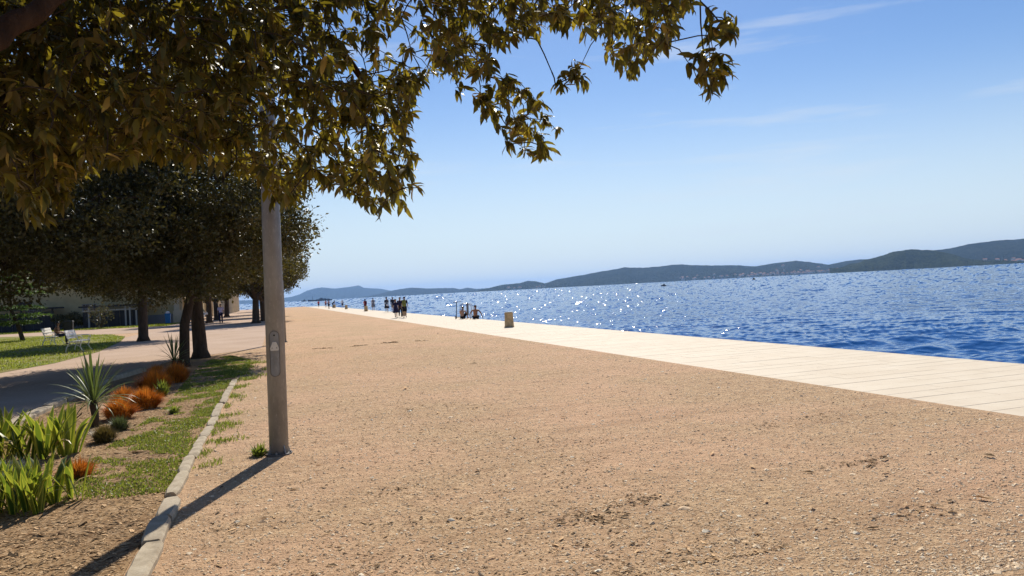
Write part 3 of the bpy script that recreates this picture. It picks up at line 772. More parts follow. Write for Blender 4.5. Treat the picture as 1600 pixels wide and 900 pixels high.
LV, LD, LN, LL, LT = [], [], [], [], []        # leaf base, direction, normal, length, tint
bn = np.array([tuple(p) for p in branch_nodes])
tw = MB()
class Grow:
    """twigs grow outwards: each new tip joins the nearest wood already grown"""
    def __init__(s): s.n = bn.copy()
    def run(s, pts, maxlen):
        A = np.array([tuple(p) for p in pts]); d0 = np.min(np.linalg.norm(A[:, None] - bn[None], axis=2), axis=1)
        for i in np.argsort(d0):
            p = pts[i]; v = s.n - A[i]; d2 = (v ** 2).sum(1) + np.where(v[:, 2] < -.02, .12, 0); b = Vector(s.n[d2.argmin()]); L = (p - b).length
            s.n = np.vstack([s.n, A[i]])
            if L > maxlen: continue
            mid = b.lerp(p, .5) + Vector((random.uniform(-.12, .12) * L, random.uniform(-.12, .12) * L, random.uniform(.02, .16) * L))
            tw.tube([to_local(b), to_local(mid), to_local(p)], [.003 + .004 * L, .0042, .0024], 4, False)
def cluster(p, size, n):
    out = Vector((random.gauss(.25, .5), random.gauss(-.1, .5), -.55)).normalized()
    ctint = random.random()
    for k in range(n):
        t = k / n
        az = k * 2.4 + random.uniform(-.5, .5); sp = rad(random.uniform(22, 84))
        u = out.orthogonal().normalized(); w = out.cross(u)
        d = out * math.cos(sp) + (u * math.cos(az) + w * math.sin(az)) * math.sin(sp) + Vector((0, 0, -.35))
        d.normalize()
        b = p - out * (.09 * random.random())
        LV.append(b); LD.append(d); LN.append((Vector((0, 0, 1)) * .8 - d * .2 + Vector((random.gauss(0, .35), random.gauss(0, .35), random.gauss(0, .3)))))
        LL.append(size * random.uniform(.62, 1.22)); LT.append(min(1, max(0, .62 * ctint + .5 * random.random() - .06)))
for p in anchors:
    cluster(p, .102, random.randint(7, 11))
n_view = len(LV)
for p in upper:
    cluster(p, .15, random.randint(7, 9))
Grow().run(anchors, .75); Grow().run(upper, .8)
# bare hanging stems
for (xa, ya, xb, yb, r) in ((1098, -40, 1094, 4, 4.85), (1094, 4, 1098, 70, 4.85), (1094, 2, 1124, 34, 4.85), (1098, 70, 1106, 138, 4.85), (1102, 82, 1084, 98, 4.85), (838, 60, 862, 112, 5.6), (862, 112, 868, 134, 5.6), (868, 134, 890, 122, 5.6), (820, 60, 838, 62, 5.6)):
    a, b = at_r(xa, ya, r), at_r(xb, yb, r); c = a.lerp(b, .5) + Vector((random.uniform(-.01, .01), 0, .006))
    tw.tube([to_local(a), to_local(c), to_local(b)], [.006, .0055, .0045], 6, False)
o = tw.build('twigs', M['bark'], ftree); o['kind'] = 'stuff'

# one leaf outline: pointed oval, folded along the midrib, curling at the tip
LEAF = np.array([(0, 0, 0), (.16, .0, .01), (.42, .0, .0), (.74, .0, -.05), (1.0, .0, -.16), (.16, .11, .035), (.40, .165, .05), (.74, .11, .0), (.16, -.11, .035), (.40, -.165, .05), (.74, -.11, .0)])
LEAF_F = [(0, 1, 5), (1, 2, 6, 5), (2, 3, 7, 6), (3, 4, 7), (0, 8, 1), (8, 9, 2, 1), (9, 10, 3, 2), (10, 4, 3)]
LF4 = np.array([f for f in LEAF_F if len(f) == 4]); LF3 = np.array([f for f in LEAF_F if len(f) == 3])
LVn = np.array([tuple(v) for v in LV]); LDn = np.array([tuple(v) for v in LD]); LNn = np.array([tuple(v) for v in LN]); LLn = np.array(LL); LTn = np.array(LT)
Sn = np.cross(LNn, LDn); Sn /= np.linalg.norm(Sn, axis=1, keepdims=True) + 1e-9; Un = np.cross(LDn, Sn)
tips = LVn + LDn * LLn[:, None]
px, py, dep = project(tips); px0, py0, _ = project(LVn)
inframe = (dep > .5) & (px > 6) & (px < 1594) & (py > 6) & (py < 890)
# drop leaves that would shade ground in view, and long leaves crossing outside the silhouette far below
sh = tips - np.array(SUN)[None, :] * (tips[:, 2] / SUN.z)[:, None]
bad = (sh[:, 1] > 4.3) & (sh[:, 0] > -.3 * sh[:, 1] - .4)
LLn = LLn * np.where(inframe & (py > 360), .5, 1)
order = np.argsort(np.where(inframe & ~bad & (np.arange(len(px)) < n_view), np.linalg.norm(tips - np.array([0, 0, EYE]), axis=1), 1e9))
singles = set(order[:300].tolist())
# leaves one by one
widths = [1.0, .82, 1.18, .92]
leaf_meshes = []
for k, w in enumerate(widths):
    v = LEAF.copy(); v[:, 1] *= w; v[:, 2] += (k - 1.5) * .05 * v[:, 0] ** 2
    leaf_meshes.append(np_mesh('leaf', v, [LF4, LF3], M['fore_leaf_single'], True))
for i in singles:
    o = link('leaf', leaf_meshes[i % 4], ftree)
    b = LVn[i] - np.array(FT); L = LLn[i]
    o.matrix_world = Matrix(((LDn[i][0] * L, Sn[i][0] * L, Un[i][0] * L, b[0]), (LDn[i][1] * L, Sn[i][1] * L, Un[i][1] * L, b[1]), (LDn[i][2] * L, Sn[i][2] * L, Un[i][2] * L, b[2]), (0, 0, 0, 1)))
rest_i = np.array([i for i in range(len(LVn)) if i not in singles and not bad[i]])
wv = np.array(widths)[rest_i % 4]
lv = LEAF[None, :, :] * np.stack([np.ones_like(wv), wv, np.ones_like(wv)], -1)[:, None, :]
curl = (np.sin(rest_i * 12.9) * .09)[:, None] * LEAF[None, :, 0] ** 2
lv = lv * LLn[rest_i][:, None, None]
P = (LVn[rest_i] - np.array(FT))[:, None, :] + lv[:, :, 0:1] * LDn[rest_i][:, None, :] + lv[:, :, 1:2] * Sn[rest_i][:, None, :] + (lv[:, :, 2:3] + curl[:, :, None] * LLn[rest_i][:, None, None]) * Un[rest_i][:, None, :]
nb = len(rest_i); off = np.arange(nb)[:, None, None] * 11
o = link('foliage', np_mesh('foliage', P.reshape(-1, 3), [(off + LF4[None]).reshape(-1, 4), (off + LF3[None]).reshape(-1, 3)], M['fore_leaf'], True, None, {'tint': np.repeat(LTn[rest_i], 11)}), ftree)
o['kind'] = 'stuff'

# ------------------------------------------------------------------ buildings behind the park
def wall_with_openings(m, x0, x1, z0, z1, y, th, opens):
    """front wall in plane y facing -y, real openings (x0,x1,z0,z1)"""
    xs = sorted({x0, x1, *[o[0] for o in opens], *[o[1] for o in opens]}); zs = sorted({z0, z1, *[o[2] for o in opens], *[o[3] for o in opens]})
    for a, b in zip(xs[:-1], xs[1:]):
        for c, d in zip(zs[:-1], zs[1:]):
            if any(o[0] <= a and b <= o[1] and o[2] <= c and d <= o[3] for o in opens): continue
            m.box(a, b, y, y + th, c, d)

def window_part(parent, x, z, w, h, y, bars=(2, 3), mat='window'):
    f = MB()
    f.box(x - w / 2, x - w / 2 + .07, y + .05, y + .16, z, z + h); f.box(x + w / 2 - .07, x + w / 2, y + .05, y + .16, z, z + h)
    f.box(x - w / 2 + .07, x + w / 2 - .07, y + .05, y + .16, z, z + .07); f.box(x - w / 2 + .07, x + w / 2 - .07, y + .05, y + .16, z + h - .07, z + h)
    for k in range(1, bars[0]): xx = x - w / 2 + w * k / bars[0]; f.box(xx - .02, xx + .02, y + .07, y + .14, z + .07, z + h - .07)
    for k in range(1, bars[1]): zz = z + h * k / bars[1]; f.box(x - w / 2 + .07, x + w / 2 - .07, y + .075, y + .135, zz - .02, zz + .02)
    o = f.build('window', M['frame_grey'], parent)
    p = MB().box(x - w / 2 + .02, x + w / 2 - .02, y + .17, y + .20, z + .02, z + h - .02); p.build('pane', M[mat], o)
    s = MB().box(x - w / 2 - .08, x + w / 2 + .08, y - .09, y + .047, z - .09, z - .003); s.build('sill', M['cream'], o)
    return o

b = empty('ochre_building', (0, 92, 0)); tag(b, 'long ochre plastered building with grey plinth behind the lawn and dark pergolas', 'building')
ops = [(-25.4 + 0, -23.9, 1.95, 2.75), (-20.05, -18.6, 1.8, 2.6), (-14.2, -13.0, 2.1, 2.9)] + [(x - .6, x + .6, 4.6, 6.3) for x in (-44, -40, -36, -32, -28, -24, -20, -16, -12.6)]
m = MB(); wall_with_openings(m, -48, -10.3, 1.0, 7.6, 0, .3, ops)
m.box(-10.6, -10.3, .3, 30, 1.0, 7.6); m.box(-48, -47.7, .3, 30, 1.0, 7.6); m.box(-47.7, -10.6, 29.7, 30, 1.0, 7.6)
m.build('wall', M['ochre_wall'], b)
MB().box(-48.06, -10.24, -.06, 30.06, -.2, .997).build('plinth', M['plinth'], b)
for (x0, x1, z0, z1) in ops: window_part(b, (x0 + x1) / 2, z0, x1 - x0, z1 - z0, 0, (4, 3) if z0 < 3 else (2, 4))
r = MB(); r.add([(-48.6, -.6, 7.6), (-9.7, -.6, 7.6), (-9.7, 30.6, 7.6), (-48.6, 30.6, 7.6), (-44, 15, 11.2), (-14.3, 15, 11.2)], [(0, 1, 5, 4), (1, 2, 5), (2, 3, 4, 5), (3, 0, 4), (3, 2, 1, 0)])
r.build('roof', M['roof_tile'], b)
for k in range(10):
    MB().box(-10.297, -10.08, .35 + k * 2.9, .95 + k * 2.9, 1.0, 7.2).build('pilaster', M['cream'], b)
for yy in (0.0,):
    MB().box(-10.9, -10.297, -.22, -.063, 1.0, 7.2).build('pilaster', M['cream'], b)
MB().box(-11.0, -9.9, -.35, 2.6, -.1, 1.35).build('pedestal', M['cream'], b)

def avenue_building(y0, y1, h, mat, label, face_x=-9.6, name='cream_building'):
    b = empty(name, (face_x, y0, 0)); tag(b, label, 'building')
    L = y1 - y0; m = MB()
    m.box(-12, 0, 0, L, -.2, h); m.build('wall', M[mat], b)
    n = max(2, int(L / 3.4))
    for k in range(n):
        yy = (k + .5) * L / n
        MB().box(.003, .22, yy - 1.45, yy - 1.0, -.1, h - .3).build('pilaster', M['cream'], b)
        f = MB().box(.003, .09, yy - .5, yy + .7, 1.1, 3.2); wv_ = f.build('window', M['frame_grey'], b)
        MB().box(.093, .11, yy - .4, yy + .6, 1.2, 3.1).build('pane', M['window'], wv_)
    MB().add([(-12.5, -.5, h), (.5, -.5, h), (.5, L + .5, h), (-12.5, L + .5, h), (-6, 2, h + 2.6), (-6, L - 2, h + 2.6)], [(0, 1, 4), (1, 2, 5, 4), (2, 3, 5), (3, 0, 4, 5), (3, 2, 1, 0)]).build('roof', M['roof_tile'], b)
    return b
avenue_building(126, 148, 6.5, 'cream', 'cream building with pilasters seen between the oak trunks')
avenue_building(151, 190, 5.2, 'stone', 'farthest building of grey rubble stone at the end of the tree avenue', -8.4, 'stone_building')

# dark pergolas against the wall
def pergola(x0, x1, y0, y1, h, posts, label, post_mat, roof_over=.25):
    p = empty('pergola', ((x0 + x1) / 2, y0, 0)); tag(p, label, 'pergola')
    cx = (x0 + x1) / 2
    MB().box(x0 - cx - roof_over, x1 - cx + roof_over, -roof_over, y1 - y0, h, h + .16).build('canopy_roof', M['slate'], p)
    for x in posts: MB().box(x - cx - .07, x - cx + .07, -.02, .12, 0, h - .003).build('post', M[post_mat], p)
    MB().box(x0 - cx, x1 - cx, .122, .18, h - .42, h - .28).build('beam', M[post_mat], p)
    n = int((x1 - x0) / .95)
    for k in range(n):
        a = x0 - cx + (x1 - x0) * k / n
        MB().box(a + .02, a + (x1 - x0) / n - .02, .2, .26, .05, h - .45).build('screen_panel', M['slate'], p)
    return p
pergola(-27.6, -21.9, 88.4, 91.6, 2.25, [-27.5, -24.8, -22.0], 'low dark pergola with closed panels against the ochre wall, left one', 'dark')
pergola(-18.9, -13.2, 86.6, 91.6, 2.15, [-18.3, -17.3, -14.9, -14.5, -13.9], 'dark pergola with pale posts behind the flowering shrub, right one', 'frame_grey')
MB().box(-13.26, -13.10, 86.5, 86.62, 0, 2.1).build('fence_post', M['white_c'])
tag(bpy.data.objects['fence_post'], 'short white post at the right end of the dark pergola', 'post')
m = MB().box(-25.35, -23.95, 88.9, 89.0, 2.42, 3.05); o = m.build('sign_board', M['slate']); tag(o, 'small dark board standing on the roof of the left pergola', 'sign')
m = MB()
for k in range(3): m.box(-25.3 + k * .47, -24.9 + k * .47, 88.87, 88.897, 2.48, 2.99)
m.build('board_panel', M['dark'], o)

# ------------------------------------------------------------------ street furniture
def bollard_mesh():
    m = MB(); w = .205
    prof = [(0, .235, .235), (.03, .235, .235), (.05, .218, .218), (.55, .198, .198), (.60, .196, .196), (.615, .205, .205), (.675, .205, .205), (.69, .192, .192)]
    def ring(z, a, bb, c=.03): return [Vector((x * a, y * bb, z)) for x, y in ((1, -1 + c * 4), (1, 1 - c * 4), (1 - c * 4, 1), (-1 + c * 4, 1), (-1, 1 - c * 4), (-1, -1 + c * 4), (-1 + c * 4, -1), (1 - c * 4, -1))]
    m.loft([ring(*p) for p in prof]); return m
def bollard(x, y, label, s=1.0):
    r = empty('bollard', (x, y, PROM_Z)); tag(r, label, 'bollard', 'squat brown stone bollards on the white promenade')
    bollard_mesh().build('shaft', M['bollard'], r)
    t = MB(); t.box(-.17, .17, -.17, .17, .6903, .712); bevel(t.build('cap', M['cream'], r), .008, 1); r.scale = (s,) * 3; r.rotation_euler = (0, 0, rad(-17)); return r
bollard(10.95, 35.74, 'nearest brown stone bollard standing alone right of the two sitting men', 1.05)
for (x, y, lb) in ((10.98, 68.3, 'brown stone bollard between the woman in the navy dress and the man with the backpack'), (11.3, 101.0, 'stone bollard beside the walker in red'),
                   (11.45, 132.0, 'stone bollard standing alone between two groups of far walkers'), (11.5, 160.0, 'farthest stone bollard with a dark figure leaning by it')):
    bollard(x, y, lb)

def bench(loc, rz, label):
    r = empty('park_bench', loc, rz); tag(r, label, 'bench', 'white slatted park benches on the lawn')
    W = .86                                      # half length; sits facing -y locally
    for sx in (-W + .08, W - .08):
        m = MB()
        m.tube([(sx, .34, .0), (sx, .30, .18), (sx, .22, .34), (sx, .16, .43)], [.026, .022, .024, .024], 7)     # rear leg
        m.tube([(sx, -.32, .0), (sx, -.27, .06), (sx, -.20, .2), (sx, -.22, .36), (sx, -.26, .42)], [.028, .022, .022, .024, .022], 7)
        m.tube([(sx, -.27, .42), (sx, 0, .40), (sx, .18, .43), (sx, .26, .62), (sx, .33, .88)], [.024, .022, .024, .022, .02], 7)  # seat rail and back upright
        m.tube([(sx, -.19, .22), (sx, -.05, .31), (sx, .08, .31), (sx, .25, .25)], .014, 6)                       # bow under the seat
        m.build('side_frame', M['white_paint'], r, True)
        a = MB(); a.tube([(sx, .24, .63), (sx, .02, .66), (sx, -.2, .655), (sx, -.285, .61), (sx, -.29, .54), (sx, -.24, .51), (sx, -.22, .56)], [.018, .02, .022, .02, .017, .014, .011], 7)
        a.tube([(sx, -.22, .42), (sx, -.20, .50), (sx, -.22, .56)], .014, 6); a.build('armrest', M['white_paint'], r, True)
    for k in range(5):
        y = -.27 + k * .098; MB().box(-W, W, y, y + .078, .432 - .012 * abs(k - 2) * 0 - .02 * (k > 2) * (k - 2) * .5, .460 - .02 * (k > 2) * (k - 2) * .5).build('seat_slat', M['white_paint'], r)
    for k in range(3):
        z = .56 + k * .118; y = .20 + (z - .46) * .33; Mx = Matrix.Translation((0, y, z)) @ Matrix.Rotation(rad(-18), 4, 'X')
        MB().box(-W, W, -.014, .014, 0, .104, Mx).build('back_slat', M['white_paint'], r)
    return r
b1 = bench((-8.35, 37.45, .012), rad(91), 'nearer white bench, empty, with scrolled armrests on the lawn edge'); b1.scale = (1.05,) * 3
b2 = bench((-11.6, 46.6, .012), rad(91), 'farther white bench with a person in dark clothes sitting on it'); b2.scale = (1.05,) * 3

def litter_bin(loc, label):
    r = empty('litter_bin', loc); tag(r, label, 'litter bin')
    m = MB(); m.loft([[Vector((x * k, y * k, z)) for x, y in ((-.3, -.2), (.3, -.2), (.3, .2), (-.3, .2))] for z, k in ((.42, .85), (.46, .9), (1.05, 1), (1.1, 1.05), (1.16, .9))]); m.build('body', M['dark'], r)
    for sx in (-.2, .2): MB().tube([(sx, 0, 0), (sx, 0, .45)], .04, 8).build('leg', M['dark'], r)
    return r
litter_bin((-14.2, 61.0, 0), 'dark litter bin on two legs behind the nearer bench')
r = empty('recycling_bin', (-10.75, 85.4, .01)); tag(r, 'blue recycling bin with white top against the grey plinth', 'bin')
m = MB(); m.loft([[Vector((.26 * k * x, .26 * k * y, z)) for x, y in ((-1, -1), (1, -1), (1, 1), (-1, 1))] for z, k in ((.12, .85), (1.0, 1), (1.06, 1.08), (1.12, 1.0))]); m.build('body', M['blue'], r)
MB().ell((0, 0, 1.2), (.2, .2, .16), 10, 6).build('lid', M['white_c'], r)
for sx in (-.18, .18): MB().tube([(sx, 0, 0), (sx, 0, .14)], .035, 8).build('foot', M['dark'], r)

# swim ladder, towel and scooter by the two men
r = empty('swim_ladder', (13.0, 51.2, PROM_Z)); tag(r, 'steel swim ladder handrails at the sea edge between the two sitting men', 'ladder')
for dy in (-.28, .28):
    m = MB(); m.tube([(-.75, dy, 0), (-.75, dy, .85), (-.68, dy, 1.0), (-.5, dy, 1.06), (-.1, dy, 1.0), (.05, dy, .8), (.06, dy, -1.9)], .028, 8); m.build('handrail', M['steel'], r, True)
for k in range(4): MB().tube([(.06, -.28, -.4 - k * .3), (.06, .28, -.4 - k * .3)], .02, 6).build('rung', M['steel'], r)
m = MB(); g_ = random.Random(4)
m.loft([[Vector((-.36 + .03 * math.sin(k * 1.7) + dx, -.36 + .16 * (k / 5) - .0, z)) for dx, z in ((-.03, .25), (.03, .25), (.045, .75), (.05, 1.02), (0, 1.085), (-.05, 1.02), (-.045, .7))] for k in range(6)])
tag(m.build('towel', M['grey_c'], None, True, (13.0, 51.2, PROM_Z)), 'grey towel hanging over the swim ladder handrail', 'towel')
r = empty('kick_scooter', (12.2, 51.7, PROM_Z), rad(25)); tag(r, 'dark kick scooter standing upright behind the left sitting man', 'scooter')
MB().tube([(0, .32, .10), (0, .27, .6), (0, .2, 1.16)], .028, 10).build('stem', M['dark'], r, True)
hb = MB().tube([(-.27, .16, 1.18), (-.1, .2, 1.17), (.1, .2, 1.17), (.27, .16, 1.18)], .018, 8).build('handlebar', M['dark'], r, True)
for sx in (-1, 1): MB().tube([(sx * .24, .165, 1.18), (sx * .34, .15, 1.185)], .026, 8).build('grip', M['dark'], hb, True)
bevel(MB().box(-.075, .075, -.5, .28, .09, .13).build('deck', M['dark'], r), .01, 1)
for yy in (-.58, .36):
    w = MB().tube([(-.022, yy, .10), (.022, yy, .10)], .098, 18).build('wheel', M['black'], r); MB().tube([(-.026, yy, .10), (.026, yy, .10)], .05, 12).build('rim', M['steel'], w)

# ------------------------------------------------------------------ people
def skin_body(V, E, R, tag_root=0):
    me = bpy.data.meshes.new('tmp'); me.from_pydata([tuple(v) for v in V], E, [])
    o = bpy.data.objects.new('tmp', me); COL.objects.link(o)
    sm = o.modifiers.new('s', 'SKIN'); sub = o.modifiers.new('u', 'SUBSURF'); sub.levels = 1; sub.render_levels = 1
    sm.use_smooth_shade = True
    for i, s in enumerate(me.skin_vertices[0].data):
        rr = R[i]; s.radius = rr if isinstance(rr, tuple) else (rr, rr); s.use_root = (i == tag_root)
    dg = bpy.context.evaluated_depsgraph_get(); out = bpy.data.meshes.new_from_object(o.evaluated_get(dg))
    bpy.data.objects.remove(o); bpy.data.meshes.remove(me); return out

POSES = {
 'stand': dict(pel=(0, 0, .95), che=(0, 0, 1.27), nec=(0, 0, 1.47), hea=(0, .015, 1.63), sh=.175, shz=1.41, el=[(-.24, -.03, 1.13), (.24, -.03, 1.13)], wr=[(-.25, .05, .88), (.25, .05, .88)],
               kn=[(-.1, .03, .50), (.1, .03, .50)], an=[(-.1, -.02, .085), (.1, -.02, .085)], hz=.92),
 'walk': dict(pel=(0, 0, .95), che=(0, .02, 1.27), nec=(0, .03, 1.47), hea=(0, .05, 1.63), sh=.175, shz=1.41, el=[(-.23, .06, 1.14), (.23, -.12, 1.14)], wr=[(-.22, .20, .92), (.24, -.17, .89)],
              kn=[(-.09, .04, .49), (.09, .20, .52)], an=[(-.09, -.25, .17), (.08, .24, .09)], hz=.92),
 'stride': dict(pel=(0, 0, .95), che=(0, .02, 1.27), nec=(0, .03, 1.47), hea=(0, .05, 1.63), sh=.175, shz=1.41, el=[(-.23, -.12, 1.14), (.23, .06, 1.14)], wr=[(-.27, -.16, .89), (.26, .18, .92)],
              kn=[(-.09, .16, .52), (.09, .03, .49)], an=[(-.09, .14, .09), (.08, -.15, .13)], hz=.92),
 'sit_knees': dict(pel=(0, 0, .11), che=(0, -.04, .42), nec=(0, .02, .61), hea=(.02, .06, .77), sh=.185, shz=.55, el=[(-.24, .16, .36), (.28, .2, .36)], wr=[(-.16, .38, .42), (.2, .40, .42)],
              kn=[(-.13, .40, .44), (.14, .42, .44)], an=[(-.10, .60, .09), (.11, .62, .09)], hz=.10),
 'sit_back': dict(pel=(0, 0, .11), che=(0, -.06, .42), nec=(0, -.05, .62), hea=(0, .0, .78), sh=.20, shz=.56, el=[(-.37, -.14, .33), (.36, -.14, .33)], wr=[(-.35, -.16, .075), (.44, -.2, .075)],
              kn=[(-.16, .44, .16), (.16, .44, .16)], an=[(-.14, .56, -.22), (.14, .56, -.22)], hz=.10),
 'sit_bench': dict(pel=(0, .05, .52), che=(0, .0, .82), nec=(0, .05, 1.01), hea=(0, .10, 1.17), sh=.18, shz=.96, el=[(-.24, .1, .72), (.24, .12, .72)], wr=[(-.13, .34, .64), (.14, .36, .64)],
              kn=[(-.11, .48, .53), (.11, .48, .53)], an=[(-.11, .44, .09), (.11, .5, .09)], hz=.52),
 'lean': dict(pel=(0, -.05, .90), che=(0, .16, 1.15), nec=(0, .30, 1.28), hea=(0, .38, 1.42), sh=.18, shz=1.24, el=[(-.24, .36, 1.0), (.24, .36, 1.0)], wr=[(-.2, .46, .8), (.2, .46, .8)],
              kn=[(-.1, .02, .48), (.1, .06, .48)], an=[(-.1, -.06, .085), (.1, .02, .085)], hz=.88),
}
def lerp(a, b, t): return Vector(a).lerp(Vector(b), t)

def person(loc, rz, H, pose, label, skin='skin', top=None, legs=None, dress=None, hat=None, long_hair=False, fem=False, group=None, sleeves=True):
    """a standing height of H metres; clothes are shells over one continuous body"""
    P = POSES[pose]; root = empty('person', loc, rz); tag(root, label, 'person', group); k = H / 1.75; root.scale = (k, k, k)
    V, E, R = [], [], []
    def add(p, r, frm=None):
        V.append(Vector(p)); R.append(r); i = len(V) - 1
        if frm is not None: E.append((frm, i))
        return i
    w = .92 if fem else 1.0
    pel = add(P['pel'], (.135, .105)); wa = add(lerp(P['pel'], P['che'], .5), (.115 * w, .09), pel); ch = add(P['che'], (.15 * w, .105), wa)
    up_ = add(lerp(P['che'], P['nec'], .62), (.11 * w, .08), ch); ne = add(P['nec'], .052, up_)
    hd = Vector(P['hea']); jaw = add(hd + Vector((0, .012, -.06)), .066, ne); mid = add(hd + Vector((0, .0, .01)), (.078, .088), jaw); add(hd + Vector((0, -.008, .085)), .058, mid)
    for s, sd in ((0, -1), (1, 1)):
        shp = Vector((P['che'][0] + sd * P['sh'] * w, lerp(P['che'], P['nec'], .7).y, P['shz'])); a = add(shp, .055, up_)
        b_ = add(lerp(shp, P['el'][s], .5), .045, a); c = add(P['el'][s], .036, b_); d = add(lerp(P['el'][s], P['wr'][s], .45), .034, c); e = add(P['wr'][s], .024, d)
        fd = (Vector(P['wr'][s]) - Vector(P['el'][s])).normalized(); add(Vector(P['wr'][s]) + fd * .07, (.036, .018), e)
        hp = Vector((P['pel'][0] + sd * .085, P['pel'][1], P['hz'])); h = add(hp, .09, pel)
        t = add(lerp(hp, P['kn'][s], .5), .072, h); kn = add(P['kn'][s], .052, t); cf = add(lerp(P['kn'][s], P['an'][s], .35), .054, kn); an = add(P['an'][s], .036, cf)
        ft = Vector(P['an'][s]) + Vector((sd * .015, .10, -.045)); add(ft, (.042, .026), an)
        add(ft + Vector((sd * .008, .07, -.005)), (.034, .018), len(V) - 1)
    me = skin_body(V, E, R)
    # fingers, thumb, nose and ears grow out of the same mesh
    bm = bmesh.new(); bm.from_mesh(me); ex_ = MB()
    for s, sd in ((0, -1), (1, 1)):
        fd = (Vector(P['wr'][s]) - Vector(P['el'][s])).normalized(); ax = Vector((0, 1, 0)) if abs(fd.y) < .8 else Vector((1, 0, 0)); ax = (ax - fd * ax.dot(fd)).normalized(); nrm = fd.cross(ax)
        for q, ln in enumerate((.066, .078, .072, .056)):
            b0 = Vector(P['wr'][s]) + fd * .085 + ax * (.027 - .018 * q); m1 = b0 + fd * ln * .55 - nrm * sd * .006; m2 = m1 + fd * ln * .4 - nrm * sd * .018
            ex_.tube([b0 - fd * .02, m1, m2], [.0095, .0085, .0065], 6)
        b0 = Vector(P['wr'][s]) + fd * .035 + ax * .026; ex_.tube([b0, b0 + fd * .03 + ax * .02, b0 + fd * .062 + ax * .026], [.011, .0095, .007], 6)
    ex_.tube([hd + Vector((0, .075, .03)), hd + Vector((0, .1, -.01)), hd + Vector((0, .08, -.02))], [.008, .014, .01], 6)
    for sd in (-1, 1): ex_.ell(hd + Vector((sd * .078, -.005, .0)), (.012, .02, .03), 6, 5)
    t2 = ex_.mesh('t', M[skin], True); bm.from_mesh(t2); bm.to_mesh(me); bm.free(); bpy.data.meshes.remove(t2)
    me.materials.clear(); me.materials.append(M[skin]); me.name = 'body'; link('body', me, root)
    fc = MB()
    for sd in (-1, 1): fc.ell(hd + Vector((sd * .03, .083, .015)), (.010, .006, .006), 6, 4)
    fc.build('eyes', M['black'], root); MB().ell(hd + Vector((0, .079, -.048)), (.022, .006, .006), 6, 4).build('mouth', M['red_c'], root)
    # hair
    h = MB(); h.ell(hd + Vector((0, -.018, .035)), (.092, .10, .088), 12, 8, -.35)
    if long_hair: h.loft([[hd + Vector((math.cos(a) * rx, -.05 + math.sin(a) * ry, z)) for a in [2 * math.pi * j / 10 for j in range(10)]] for z, rx, ry in ((.05, .085, .06), (-.05, .085, .055), (-.14, .09, .045), (-.2, .06, .03))])
    h.build('hair', M['hair'], root, True)
    if hat:
        q = MB(); q.loft([[hd + Vector((math.cos(a) * rx, -.01 + math.sin(a) * rx * 1.08, z)) for a in [2 * math.pi * j / 14 for j in range(14)]] for z, rx in ((.055, .17), (.065, .17), (.075, .105), (.13, .10), (.15, .07))]); q.build('hat', M[hat], root, True)
    def ringz(c, rx, ry, d=Vector((0, 0, 1)), n=14):
        d = d.normalized(); u = Vector((1, 0, 0)); u = (u - d * u.dot(d)).normalized(); v = d.cross(u); return [c + u * rx * math.cos(2 * math.pi * j / n) + v * ry * math.sin(2 * math.pi * j / n) for j in range(n)]
    pe, chp, nep = Vector(P['pel']), Vector(P['che']), Vector(P['nec']); ax_ = nep - pe
    if top or dress:
        m = MB(); mt_ = top or dress
        m.loft([ringz(lerp(pe, chp, -.12), .172, .135, ax_), ringz(lerp(pe, chp, .25), .155 * w, .125, ax_), ringz(lerp(pe, chp, .6), .150 * w, .118, ax_), ringz(chp, .178 * w, .128, ax_), ringz(lerp(chp, nep, .5), .175 * w, .108, ax_), ringz(lerp(chp, nep, .8), .115 * w, .085, ax_), ringz(lerp(chp, nep, .93), .07, .066, ax_)], True)
        for s, sd in ((0, -1), (1, 1)):
            if not sleeves: break
            shp = Vector((P['che'][0] + sd * P['sh'] * w, lerp(P['che'], P['nec'], .7).y, P['shz'])); m.tube([shp - Vector((sd * .04, 0, -.01)), shp, lerp(shp, P['el'][s], .5), lerp(shp, P['el'][s], .8)], [.06, .072, .062, .060], 10)
        m.build('dress_top' if dress else 'shirt', M[mt_], root, True)
    if dress:
        m = MB(); off = (Vector(P['kn'][0]) + Vector(P['kn'][1])) * .5; n = 20; rings = []
        for t in (0, .2, .45, .7, 1.0):
            c = lerp(pe + Vector((0, 0, .1)), Vector((0, off.y, .50)), t); rx, ry = .150 + .15 * t, .125 + .13 * t
            rings.append([c + Vector((math.cos(2 * math.pi * j / n) * rx * (1 + .09 * t * math.sin(j * 2.5)), math.sin(2 * math.pi * j / n) * ry * (1 + .09 * t * math.sin(j * 2.5)), .015 * t * math.sin(j * 1.3))) for j in range(n)])
        m.loft(rings, True); m.build('skirt', M[dress], root, True)
    if legs:
        mat, length = legs; m = MB(); m.loft([ringz(lerp(pe, chp, .22), .152, .122, ax_), ringz(pe, .172, .138, ax_), ringz(lerp(pe, chp, -.2), .168, .13, ax_)], True)
        for s, sd in ((0, -1), (1, 1)):
            hp = Vector((P['pel'][0] + sd * .085, P['pel'][1], P['hz'])); kn, an = Vector(P['kn'][s]), Vector(P['an'][s])
            if length == 'short': m.tube([hp, lerp(hp, kn, .5), lerp(hp, kn, .92)], [.104, .094, .088], 12)
            else: m.tube([hp, lerp(hp, kn, .5), kn, lerp(kn, an, .5), lerp(kn, an, .93)], [.104, .09, .07, .064, .056], 12)
        m.build('trousers' if length != 'short' else 'shorts', M[mat], root, True)
    for s, sd in ((0, -1), (1, 1)):
        a = Vector(P['an'][s]); m = MB(); m.tube([a + Vector((sd * .005, -.045, -.04)), a + Vector((sd * .015, .06, -.048)), a + Vector((sd * .024, .16, -.055))], [.043, .047, .030], 10, True, .75); m.build('shoe', M['dark'], root, True)
    return root

